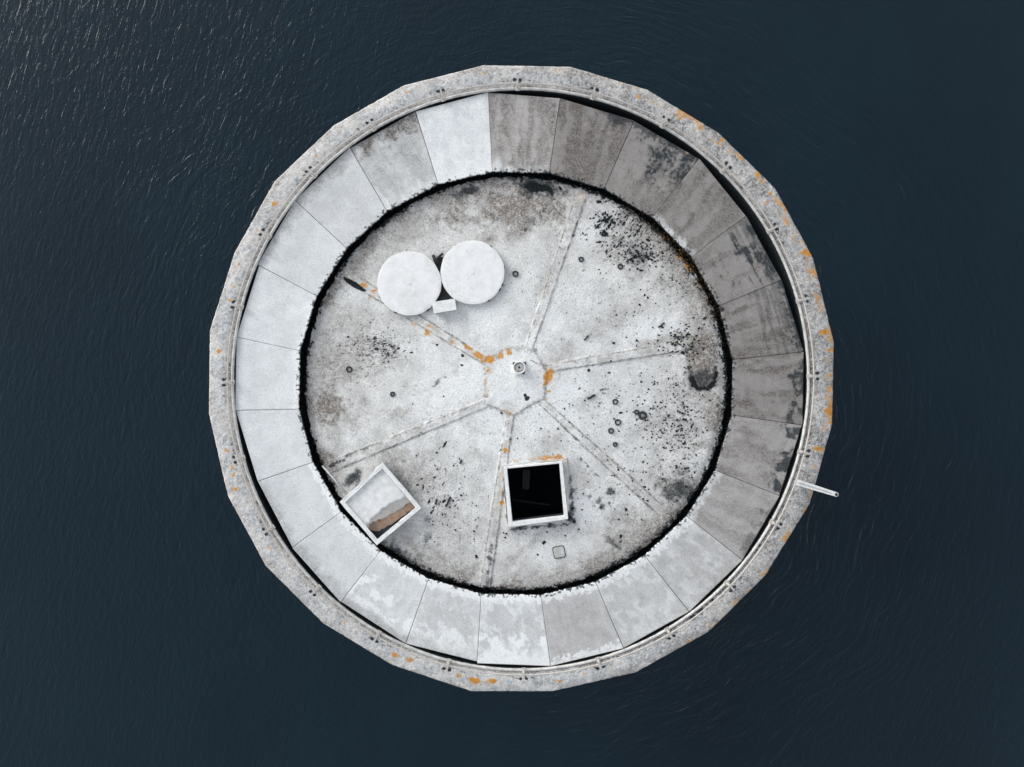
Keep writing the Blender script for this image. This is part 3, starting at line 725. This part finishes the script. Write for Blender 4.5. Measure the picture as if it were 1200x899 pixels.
ne = np.exp(-((np.mod(a - math.radians(35) + PI, 2 * PI) - PI) / .32) ** 2)
px = DCX + r_ * np.cos(a); py = DCY - r_ * np.sin(a)
zz = -.42 + rng.random(n) ** 2 * (.10 + .28 * ne)
pts.append(Wn(px, py, zz)); rad.append(rng.uniform(.015, .06, n)); ton.append(np.where((rng.random(n) < ne * .75), rng.random(n), 0))
# clumps over the deck lip
n = 2600
a = rng.uniform(0, 2 * PI, n); dense = fbm(a * 14, a * 0 + 7, 3)
keep = dense + .12 * np.cos(a) > .46; a = a[keep]; n = len(a)
r_ = DR + 2.2 * np.cos(2 * a) - .6 + rng.normal(0, 1.5, n)
px = DCX + r_ * np.cos(a); py = DCY - r_ * np.sin(a)
ne = np.exp(-((np.mod(a - math.radians(35) + PI, 2 * PI) - PI) / .3) ** 2)
pts.append(Wn(px, py, -.03 + rng.random(n) * .02 - .06 * (r_ > DR + 2.2 * np.cos(2 * a)))); rad.append(rng.uniform(.008, .04, n)); ton.append(np.where(rng.random(n) < ne * .6, rng.random(n) * .9, 0))
# clumps along the inner edge of the slabs
n = 650
a = rng.uniform(0, 2 * PI, n); dense = fbm(a * 20 + 9, a * 0 + 17, 3); keep = dense > .5; a = a[keep]; n = len(a)
px = np.zeros(n); py = np.zeros(n)
SIN = np.array(SI, float)
for q_ in range(n):
    i = rng.integers(24); t_ = rng.random(); p = SIN[i] * (1 - t_) + SIN[(i + 1) % 24] * t_
    d = p - (DCX, DCY); d /= np.linalg.norm(d); f = rng.normal(-.5, 1.0); px[q_], py[q_] = p + d * f
pts.append(Wn(px, py, np.full(n, .285))); rad.append(rng.uniform(.008, .03, n)); ton.append(np.zeros(n))
o = clumps('gutter_moss', np.concatenate(pts), np.concatenate(rad), np.concatenate(ton), None)
tag(o, 'black and ochre moss clumps filling the round gutter', 'moss', kind='stuff')
# tufts on deck and parapet taken where the wear map is darkest
cand = np.argwhere((DARK > .92) & (rr < 236) & ~((XX > 585) & (XX < 668) & (YY > 535) & (YY < 620)))
sel = cand[rng.choice(len(cand), min(3000, len(cand)), replace=False)]
px = sel[:, 1] / R2; py = sel[:, 0] / R2
P1 = Wn(px, py, deck_z(px, py) + .004); r1 = rng.uniform(.012, .032, len(px))
cand = np.argwhere((DARK > .9) & (pr > 343) & (pr < 353))
sel = cand[rng.choice(len(cand), min(700, len(cand)), replace=False)]
px = sel[:, 1] / R2; py = sel[:, 0] / R2
P2 = Wn(px, py, np.full(len(px), ZR + .02)); r2 = rng.uniform(.015, .05, len(px))
o = clumps('roof_moss', np.concatenate([P1, P2]), np.concatenate([r1, r2]), np.zeros(len(r1) + len(r2)), None, .5)
tag(o, 'small dark moss tufts scattered over the pale roof and parapet', 'moss', kind='stuff')

# ------------------------------------------------------------------ railing
rail = empty('railing', W(*kerb(POST_A[0], 4), ZR))
tag(rail, 'low galvanised pipe railing running round the parapet on short posts', 'railing')
kR = (H - ZR) / H / K
def rim_pt(a, f, z):
    x, y = kerb(a, f); return Vector(((x - 600) * kR, (449.5 - y) * kR, z))
HT = .55
NT = 480
bm = bmesh.new()
add_tube(bm, [rim_pt(2 * PI * i / NT, 1.2 + .35 * math.sin(i * .9) * 0, ZR + HT + .012 * math.sin(24 * PI * i / NT)) for i in range(NT)], .030, 8, True)
bm_obj('top_rail', bm, M_PIPE, rail, True)
for k, a in enumerate(POST_A):
    bm = bmesh.new()
    add_tube(bm, [rim_pt(a, 1.2, ZR), rim_pt(a, 1.2, ZR + HT)], .034, 8)
    rad_d = (rim_pt(a, 10, 0) - rim_pt(a, 0, 0)).normalized(); ang = math.atan2(rad_d.y, rad_d.x)
    # forked cap that carries the rail, and a foot plate bolted to the kerb
    add_box(bm, rim_pt(a, 1.2, ZR + HT) + rad_d * .06 + Vector((0, 0, .045)), (.30, .055, .03), ang)
    add_box(bm, rim_pt(a, 1.2, ZR + .085), (.20, .16, .025), ang)
    bm_obj('post', bm, M_PIPE, rail)

# ------------------------------------------------------------------ two round tanks and the box between them
def tank(cx, cy, r_px, label, clips, h=.22):
    zc = float(deck_z(cx, cy)); zt = zc + h
    c = W(cx, cy, zt); r = r_px / K * (H - zt) / H
    root = empty('water_tank', (c.x, c.y, zc)); tag(root, label, 'tank', 'white round tanks on the roof')
    bm = bmesh.new()
    add_lathe(bm, (c.x, c.y), [(0, zc - .05), (r * .95, zc - .05), (r * .95, zt - .06)], 72)
    bm_obj('tank_wall', bm, M_GREY, root)
    bm = bmesh.new()
    add_lathe(bm, (c.x, c.y), [(r * .94, zt - .09), (r * .99, zt - .09), (r, zt - .085), (r, zt - .012), (r * .994, zt - .003), (r * .985, zt), (r * .95, zt), (r * .945, zt + .006), (r * .5, zt + .012), (r * .06, zt + .016), (r * .055, zt + .03), (0, zt + .032)], 72)
    for v in bm.verts:                                       # worn, slightly uneven rim
        d = Vector((v.co.x - c.x, v.co.y - c.y)); L = d.length
        if L > r * .93:
            a_ = math.atan2(d.y, d.x); f = 1 + .006 * math.sin(a_ * 5 + cx) + .004 * math.sin(a_ * 13 + cy)
            v.co.x = c.x + d.x * f; v.co.y = c.y + d.y * f
    bm_obj('lid', bm, M_TANK, root)
    for a_ in clips:
        a_ = math.radians(a_); bm = bmesh.new(); add_box(bm, (c.x + math.cos(a_) * r * 1.005, c.y + math.sin(a_) * r * 1.005, zt - .08), (.06, .11, .10), a_); bevel(bm, .015)
        bm_obj('lid_clip', bm, M_DARKMETAL, root)
    return root
tank(479.5, 332, 37.6, 'white round tank lid nearest the gutter, left of its twin', (152, 205, 245, 305))
tank(553.7, 319.3, 37.4, 'white round tank lid nearer the roof centre, right of its twin', (55, 10, -22, -32, -60), .24)
# pair of dark pipes between the tanks
pc = W(517, 303, .1); zc = float(deck_z(517, 306))
root = empty('pipe_stub', (pc.x, pc.y, zc)); tag(root, 'black corroded pipe stubs lying in the gap above the two tanks', 'pipes')
bm = bmesh.new(); add_tube(bm, [W(507, 299, zc + .07), W(514, 310, zc + .07)], .06, 10); bm_obj('pipe', bm, M_DARKMETAL, root, True)
bm = bmesh.new(); add_tube(bm, [W(519, 297, zc + .07), W(512, 303, zc + .09), W(513, 309, zc + .07)], .05, 10); bm_obj('pipe', bm, M_DARKMETAL, root, True)
bm = bmesh.new(); add_poly_prism(bm, [W(x, y, zc + .03) for x, y in [(507, 303), (519, 301), (516.5, 318), (513.5, 318)]], [W(x, y, zc - .05) for x, y in [(507, 303), (519, 301), (516.5, 318), (513.5, 318)]]); bm_obj('dark_gap_plate', bm, M_DARKMETAL, root)  # dark plate in the gap between the tank tops
zc = float(deck_z(517, 352))
o_ = None
bm = bmesh.new(); tri = [(516.5, 330), (536, 352), (508, 354)]
add_poly_prism(bm, [W(x, y, zc + .02) for x, y in tri], [W(x, y, zc - .05) for x, y in tri]); bm_obj('tank_shade_plate', bm, M_DARKMETAL, root)  # dark triangle standing in for the deep shade between the tanks
# box
zc = float(deck_z(520, 360)); zt = zc + .36
cn = [(506, 354), (533, 350), (535, 363), (508.5, 367.5)]
tp = [W(x, y, zt) for x, y in cn]; cc = sum(tp, Vector()) / 4
root = empty('junction_box', (cc.x, cc.y, zc)); tag(root, 'small white concrete box standing against the two round tanks', 'box')
bm = bmesh.new(); add_poly_prism(bm, [cc + (p - cc) * .94 - Vector((0, 0, .07)) for p in tp], [Vector((cc.x + (p.x - cc.x) * .94, cc.y + (p.y - cc.y) * .94, zc - .05)) for p in tp]); bevel(bm, .012); bm_obj('body', bm, M_GREY, root)
bm = bmesh.new(); add_poly_prism(bm, tp, [p - Vector((0, 0, .07)) for p in tp]); bevel(bm, .015); bm_obj('lid', bm, M_WHITE, root)

# ------------------------------------------------------------------ open hatch over the dark shaft
HOUT = [(590, 547.5), (659, 541), (666, 608.5), (596, 618)]
HPL = [(586.5, 545), (664, 536.5), (671, 613.5), (595, 621)]
hz = float(deck_z(628, 580))
ZH = hz + .32
hc = W(627, 578, hz)
hatch = empty('open_hatch', (hc.x, hc.y, hz)); tag(hatch, 'square open hatch with white frame looking down into a black shaft', 'hatch')
def frame(bm, outp, inp, ztop, zbot, wob=0):
    ot = [bm.verts.new(W(x, y, ztop)) for x, y in outp]; it = [bm.verts.new(W(x, y, ztop)) for x, y in inp]
    ob_ = [bm.verts.new((v.co.x, v.co.y, zbot)) for v in ot]; ib = [bm.verts.new((v.co.x, v.co.y, zbot)) for v in it]
    n = len(outp)
    for i in range(n):
        j = (i + 1) % n
        bm.faces.new([ot[i], ot[j], it[j], it[i]]); bm.faces.new([ob_[i], ib[i], ib[j], ob_[j]])
        bm.faces.new([ot[j], ot[i], ob_[i], ob_[j]]); bm.faces.new([it[i], it[j], ib[j], ib[i]])
bm = bmesh.new(); frame(bm, HPL, HMID, hz + .10, hz - .25)
bmesh.ops.subdivide_edges(bm, edges=list(bm.edges), cuts=14, use_grid_fill=True)
for v in bm.verts:
    if v.co.z > hz: v.co += Vector((random.gauss(0, .012), random.gauss(0, .012), random.gauss(0, .012)))
me_o = bm_obj('plinth', bm, M_RIM, hatch)
vs = np.array([v.co[:] for v in me_o.data.vertices]); ppx = vs[:, 0] * K * H / (H - vs[:, 2]) + 600; ppy = 449.5 - vs[:, 1] * K * H / (H - vs[:, 2])
at = me_o.data.attributes.new('wear_shade', 'FLOAT_COLOR', 'POINT'); at.data.foreach_set('color', sample(ppx, ppy).astype(np.float32).ravel())
bm = bmesh.new(); frame(bm, HOUT, HIN, ZH, hz + .08); bmesh.ops.bevel(bm, geom=list(bm.edges), offset=.012, segments=2, affect='EDGES'); bm_obj('frame', bm, M_WHITE, hatch)
bm = bmesh.new()
p0 = [W(x, y, ZH - .02) for x, y in HIN]; q0 = [Vector((p.x, p.y, ZH - .10)) for p in p0]
cen = sum(p0, Vector()) / 4
tops = [bm.verts.new((p.x + (p.x - cen.x) * .004, p.y + (p.y - cen.y) * .004, ZH - .06)) for p in p0]
mids = [bm.verts.new((p.x + (p.x - cen.x) * .004, p.y + (p.y - cen.y) * .004, hz - .4)) for p in p0]
bots = [bm.verts.new((p.x + (p.x - cen.x) * .6, p.y + (p.y - cen.y) * .6, hz - .4)) for p in p0]
flo = [bm.verts.new((v.co.x, v.co.y, -5.0)) for v in bots]
for A, B in ((tops, mids), (mids, bots), (bots, flo)):
    for i in range(4): bm.faces.new([A[i], A[(i + 1) % 4], B[(i + 1) % 4], B[i]])
bm.faces.new(flo); bm_obj('shaft', bm, M_SHAFT, hatch)
bm = bmesh.new(); a0, a1 = W(615.5, 552, -2.2), W(617.5, 572, -2.2)
add_box(bm, (a0 + a1) / 2, (.30, .80, .05), math.radians(-4)); bm_obj('ladder_platform', bm, plain('dull_platform_metal', (.10, .105, .11), .8, .3), hatch)
bm = bmesh.new(); add_tube(bm, [W(600, 586, -2.0), W(645, 592, -2.0)], .05, 8); bm_obj('cross_beam', bm, plain('dull_beam_metal', (.05, .05, .055), .8, .3), hatch)

# ------------------------------------------------------------------ skewed open-topped box at the gutter
BN, BE, BS, BW = (448, 542), (493.5, 595.5), (441.5, 639), (398, 588.5)
bz = float(deck_z(440, 590)) - .02; ZB = bz + .46
bc = W(445, 591, bz)
box = empty('roof_housing', (bc.x, bc.y, bz)); tag(box, 'white open-topped square box, askew over the gutter, rusty sheet inside', 'box')
outp = [BN, BE, BS, BW]; ctr = np.mean(np.array(outp), 0)
inp = [tuple(ctr + (np.array(p) - ctr) * .865) for p in outp]
bm = bmesh.new(); frame(bm, outp, inp, ZB, ZB - .10)
bmesh.ops.subdivide_edges(bm, edges=list(bm.edges), cuts=7, use_grid_fill=True)
for v in bm.verts: v.co += Vector((random.gauss(0, .006), random.gauss(0, .006), random.gauss(0, .005)))
bm_obj('rim', bm, M_WHITE, box)
mid = [tuple(ctr + (np.array(p) - ctr) * .975) for p in outp]; mid2 = [tuple(ctr + (np.array(p) - ctr) * .90) for p in outp]
bm = bmesh.new(); frame(bm, mid, mid2, ZB - .09, bz - .35); bm_obj('side_wall', bm, M_GREY, box)
bm = bmesh.new()          # black bottom, standing in for the shade inside the box
fl = [tuple(ctr + (np.array(p) - ctr) * .92) for p in outp]
add_poly_prism(bm, [W(x, y, bz + .10) for x, y in fl], [W(x, y, bz - .14) for x, y in fl]); bm_obj('box_floor', bm, M_SHAFT, box)
# sagging lid sheet, torn along a curve
def lid_uv(u, v):     # u from W->S side (0..1), v from NW edge to SE edge
    a = np.array(inp[3]) * (1 - u) + np.array(inp[0]) * u          # along W->N
    b = np.array(inp[2]) * (1 - u) + np.array(inp[1]) * u          # along S->E
    return a * (1 - v) + b * v
def sheet(name, v0f, v1f, zf, mat, n=40, mth=14):
    top_, quads = [], []
    for i in range(n + 1):
        u = i / n
        for j in range(mth + 1):
            v = v0f(u) + (v1f(u) - v0f(u)) * j / mth
            p = lid_uv(u, v); top_.append(W(p[0], p[1], zf(u, v)))
    bm = bmesh.new(); vt = [bm.verts.new(p) for p in top_]; vb = [bm.verts.new(p - Vector((0, 0, .02))) for p in top_]
    w = mth + 1
    for i in range(n):
        for j in range(mth):
            k = i * w + j
            bm.faces.new([vt[k], vt[k + w], vt[k + w + 1], vt[k + 1]]); bm.faces.new([vb[k], vb[k + 1], vb[k + w + 1], vb[k + w]])
    for i in range(n):
        for j in (0, mth):
            k = i * w + j; f = [vt[k], vt[k + w], vb[k + w], vb[k]]; bm.faces.new(f if j else f[::-1])
    for j in range(mth):
        for i in (0, n):
            k = i * w + j; f = [vt[k], vt[k + 1], vb[k + 1], vb[k]]; bm.faces.new(f if not i else f[::-1])
    return bm_obj(name, bm, mat, box, True)
nz = lambda u, s: float(vnoise(np.array(u * 9.0 + s), np.array(s * 1.7)))
def vmap(us, vs):
    return lambda u, us=us, vs=vs: (float(np.interp(u, us, vs)) - .0675) / .865 + .05 * (nz(u * 2.2, us[1] * 50) - .5)
ve1 = vmap([0, .2, .5, .8, 1], [.64, .61, .585, .64, .71])
ve2_ = vmap([0, .15, .24, .47, .7, .93, 1], [.66, .655, .665, .745, .78, .81, .83])
ve2 = lambda u: max(ve1(u) + .01, ve2_(u))
ve3_ = vmap([0, .04, .1, .3, .6, .87, 1], [.70, .76, .815, .86, .905, .925, .93])
ve3 = lambda u: max(ve2(u) + .01, ve3_(u))
sheet('lid_sheet', lambda u: -.02, ve1, lambda u, v: ZB - .10 - .03 * v, M_WHITE)
sheet('lid_tear', lambda u: ve1(u) - .01, ve2, lambda u, v: ZB - .135 - .10 * max(0, v - ve1(u)) / .2, plain('faded_torn_sheet', (.57, .54, .51), .85, .25, 3, 0, .1, .25))
sheet('rusted_sheet', lambda u: ve2(u) - .01, ve3, lambda u, v: ZB - .24 - .10 * max(0, v - ve2(u)) / .2, M_RUST)
# white pole leaning against the box
bm = bmesh.new(); add_tube(bm, [W(377.5, 546, .02), W(391, 561, .05), W(404, 577, .06)], .035, 8)
tag(bm_obj('pole', bm, M_WHITE, None, True), 'thin white pole lying across the gutter beside the open-topped box', 'pole')

# ------------------------------------------------------------------ vent on the hub
vz = float(deck_z(608.6, 430.7)) + .035
vc = W(608.6, 430.7, vz + .2)
vent = empty('roof_vent', (vc.x, vc.y, vz)); tag(vent, 'small round capped vent on a square plate at the centre of the roof', 'vent')
bm = bmesh.new(); add_box(bm, (vc.x + .02, vc.y - .01, vz + .012), (.52, .52, .05), math.radians(12)); bevel(bm, .008); bm_obj('base_plate', bm, M_WHITE, vent)
for a_ in (38, -52, 142):
    bm = bmesh.new(); add_poly_prism(bm, [Vector((vc.x + math.cos(math.radians(a_ + d)) * r_ , vc.y + math.sin(math.radians(a_ + d)) * r_, vz + .045)) for d, r_ in ((-20, .255), (0, .33), (20, .255))], [Vector((vc.x + math.cos(math.radians(a_ + d)) * r_, vc.y + math.sin(math.radians(a_ + d)) * r_, vz + .01)) for d, r_ in ((-20, .255), (0, .33), (20, .255))])
    bm_obj('dark_corner', bm, M_DARKMETAL, vent)  # dark triangles at three corners of the base plate
bm = bmesh.new(); add_lathe(bm, (vc.x, vc.y), [(.245, vz), (.245, vz + .19), (.235, vz + .20), (.205, vz + .20), (.195, vz + .19), (.195, vz + .05)], 48); bm_obj('collar', bm, M_WHITE, vent, True)
bm = bmesh.new(); add_lathe(bm, (vc.x, vc.y), [(.19, vz + .06), (.18, vz + .13), (.10, vz + .15), (.04, vz + .155), (.036, vz + .1), (0, vz + .1)], 48); bm_obj('cap', bm, M_KERB, vent, True)
bm = bmesh.new(); add_cyl(bm, (vc.x, vc.y, vz + .10), .034, .062, 16); bm_obj('bolt', bm, M_DARKMETAL, vent)
bm = bmesh.new(); add_box(bm, (vc.x - .03, vc.y - .10, vz + .147), (.012, .15, .012), math.radians(-14), ); bm_obj('wire', bm, M_DARKMETAL, vent)

# ------------------------------------------------------------------ davit beam over the sea
d0 = W(933.5, 565, .62); d1 = W(980, 579.5, .62)
dv = empty('davit', (d0.x, d0.y, ZR)); tag(dv, 'white beam jutting out from the parapet over the water, eye at its tip', 'davit')
dd = (d1 - d0); L = dd.length; an = math.atan2(dd.y, dd.x); dd.normalize(); nn = Vector((-dd.y, dd.x, 0))
bm = bmesh.new()
pl = []
for s_ in range(13):
    a_ = -PI / 2 + PI * s_ / 12; pl.append(d1 + dd * math.cos(a_) * .085 + nn * math.sin(a_) * .085)
pl = [d0 - nn * .115] + pl + [d0 + nn * .115]
add_poly_prism(bm, pl, [p - Vector((0, 0, .035)) for p in pl]); bm_obj('arm', bm, M_WHITE, dv)
for sg in (-1, 1):
    bm = bmesh.new(); add_box(bm, d0 + dd * L * .47 + nn * sg * .075 + Vector((0, 0, -.10)), (L * .9, .022, .13), an); bm_obj('flange', bm, M_WHITE, dv)
bm = bmesh.new(); add_box(bm, d0 + dd * L * .46 + Vector((0, 0, .012)), (L * .82, .016, .02), an); bm_obj('rib', bm, M_GREY, dv)
bm = bmesh.new(); add_tube(bm, [d1 + Vector((math.cos(k * PI / 8) * .045, math.sin(k * PI / 8) * .045, .008)) for k in range(16)], .014, 6, True); bm_obj('eye', bm, M_DARKMETAL, dv, True)
bm = bmesh.new(); add_cyl(bm, d1 + Vector((0, 0, .001)), .036, .006, 16); bm_obj('eye_hole', bm, M_DARKMETAL, dv)
for f in (.12, .55):
    bm = bmesh.new(); pp = d0 + dd * L * f
    add_box(bm, Vector((pp.x, pp.y, (ZR + .46) / 2)), (.10, .12, .46 - ZR + .04), an); bm_obj('support', bm, M_GREY, dv)

# ------------------------------------------------------------------ square cover, rings, sticks
cv = W(655, 646.5, 0); cz = float(deck_z(655, 646.5))
cvp = empty('access_cover', (cv.x, cv.y, cz)); tag(cvp, 'small square rounded cover set in the deck below the open hatch', 'cover')
def rsq(r, h, z0, rot, cr=.35, n=6):
    out = []
    for cx_, cy_, a0 in ((1, 1, 0), (-1, 1, 90), (-1, -1, 180), (1, -1, 270)):
        for k in range(n + 1):
            a_ = math.radians(a0 + 90 * k / n); x = cx_ * r * (1 - cr) + math.cos(a_) * r * cr; y = cy_ * r * (1 - cr) + math.sin(a_) * r * cr
            out.append(Vector((cv.x + x * math.cos(rot) - y * math.sin(rot), cv.y + x * math.sin(rot) + y * math.cos(rot), z0)))
    return out
bm = bmesh.new(); add_poly_prism(bm, rsq(.235, 0, cz + .022, .2), rsq(.235, 0, cz - .03, .2)); bm_obj('rim', bm, M_DARKMETAL, cvp)
bm = bmesh.new(); add_poly_prism(bm, rsq(.205, 0, cz + .034, .2), rsq(.205, 0, cz - .03, .2)); bm_obj('plate', bm, M_KERB, cvp)

RINGS = [(721, 471, .09, 'loose metal ring beside a dark rod in the east part of the roof'), (746, 483, .075, 'smaller metal ring just left of the thick black ring'), (753, 487, .125, 'thick black ring in the speckled east part of the roof'), (724, 495, .10, 'half buried metal ring west of the thick black ring'), (716, 505, .09, 'metal ring lying lowest of the cluster of rings on the east of the roof'), (727, 312.5, .085, 'lone metal ring below the dark moss streaks in the northeast'), (681, 304, .08, 'metal ring left of the dark moss streaks in the northeast'), (721, 521, .07, 'lone metal ring above the black moss patch right of the open hatch'), (604, 321, .095, 'metal ring beside the right hand round tank'), (409, 433, .10, 'metal ring under the brown speckled patch on the west of the roof'), (460, 462, .075, 'small metal ring right of the brown square stain on the west')]
for x, y, r, lab in RINGS:
    z = float(deck_z(x, y)) + .025; c = W(x, y, z)
    root = bm = bmesh.new()
    add_tube(bm, [c + Vector((math.cos(2 * PI * k / 20) * r * (1 + .1 * math.sin(k)), math.sin(2 * PI * k / 20) * r, 0)) for k in range(20)], .028 if r < .12 else .05, 6, True)
    tag(bm_obj('ring', bm, M_DARKMETAL, None, True), lab, 'ring', 'loose rings lying on the roof')
STICKS = [(693, 465, .34, 25, .045, 'stubby dark rod lying east of the roof vent'), (687, 396, .26, 42, .03, 'thin dark stick northeast of the roof vent'), (775, 381, .30, 33, .03, 'thin dark stick in the pale area near the east edge'), (525, 588, .42, 62, .04, 'long dark stick between the white box and the open hatch'), (511, 588, .22, 70, .035, 'short dark stick beside the longer one right of the white box'), (540, 541, .16, 60, .04, 'short dark stick above the longer one near the white box')]
for x, y, L, a_, r, lab in STICKS:
    z = float(deck_z(x, y)) + r * .8; c = W(x, y, z); d = Vector((math.cos(math.radians(a_)), math.sin(math.radians(a_)), 0)) * L / 2
    bm = bmesh.new(); add_tube(bm, [c - d, c - d * .3 + Vector((.01, -.012, .004)), c + d * .35 + Vector((-.008, .01, .006)), c + d], r, 7)
    tag(bm_obj('stick', bm, M_DARKMETAL, None, True), lab, 'stick', 'dark sticks lying on the roof')
# black drain plug on the slab edge
z = .295; c = W(846, 362.5, z)
bm = bmesh.new(); add_lathe(bm, (c.x, c.y), [(0, z - .05), (.085, z - .05), (.085, z + .012), (.06, z + .02), (0, z + .012)], 20)
tag(bm_obj('drain_plug', bm, M_DARKMETAL, None, True), 'round black drain plug at the inner edge of the eastern roof slabs', 'drain')

# ------------------------------------------------------------------ light
SUN_EL, SUN_AZ = 22.0, 140.0           # azimuth measured from +x (east) anticlockwise
wd = bpy.data.worlds.new('World'); S.world = wd; wd.use_nodes = True
nt = wd.node_tree; bg = nt.nodes['Background']
sky = nt.nodes.new('ShaderNodeTexSky'); sky.sky_type = 'NISHITA'; sky.sun_disc = False
sky.sun_elevation = math.radians(SUN_EL); sky.sun_rotation = math.radians(90 - SUN_AZ)
sky.air_density = 1.0; sky.dust_density = 1.0; sky.ozone_density = 1.0
hs = nt.nodes.new('ShaderNodeHueSaturation'); hs.inputs['Saturation'].default_value = .26      # thin cloud over the blue
nt.links.new(sky.outputs[0], hs.inputs['Color']); nt.links.new(hs.outputs[0], bg.inputs[0]); bg.inputs[1].default_value = .15
ld = bpy.data.lights.new('sun', 'SUN'); ld.energy = 1.1; ld.angle = math.radians(30); ld.color = (1, .965, .90)
lo = bpy.data.objects.new('sun', ld); COL.objects.link(lo)
e, a_ = math.radians(SUN_EL), math.radians(SUN_AZ)
lo.rotation_euler = Vector((math.cos(e) * math.cos(a_), math.cos(e) * math.sin(a_), math.sin(e))).to_track_quat('Z', 'Y').to_euler()

# ------------------------------------------------------------------ camera
cd = bpy.data.cameras.new('camera'); cam = bpy.data.objects.new('camera', cd); COL.objects.link(cam)
cam.location = (0, 0, H); cam.rotation_euler = (0, 0, 0)
cd.sensor_fit = 'HORIZONTAL'; cd.angle = 2 * math.atan(600 / K / H); cd.clip_end = 8000
S.camera = cam
S.view_settings.view_transform = 'Standard'; S.view_settings.look = 'None'
S.view_settings.exposure = 0.84; S.view_settings.gamma = 1.0
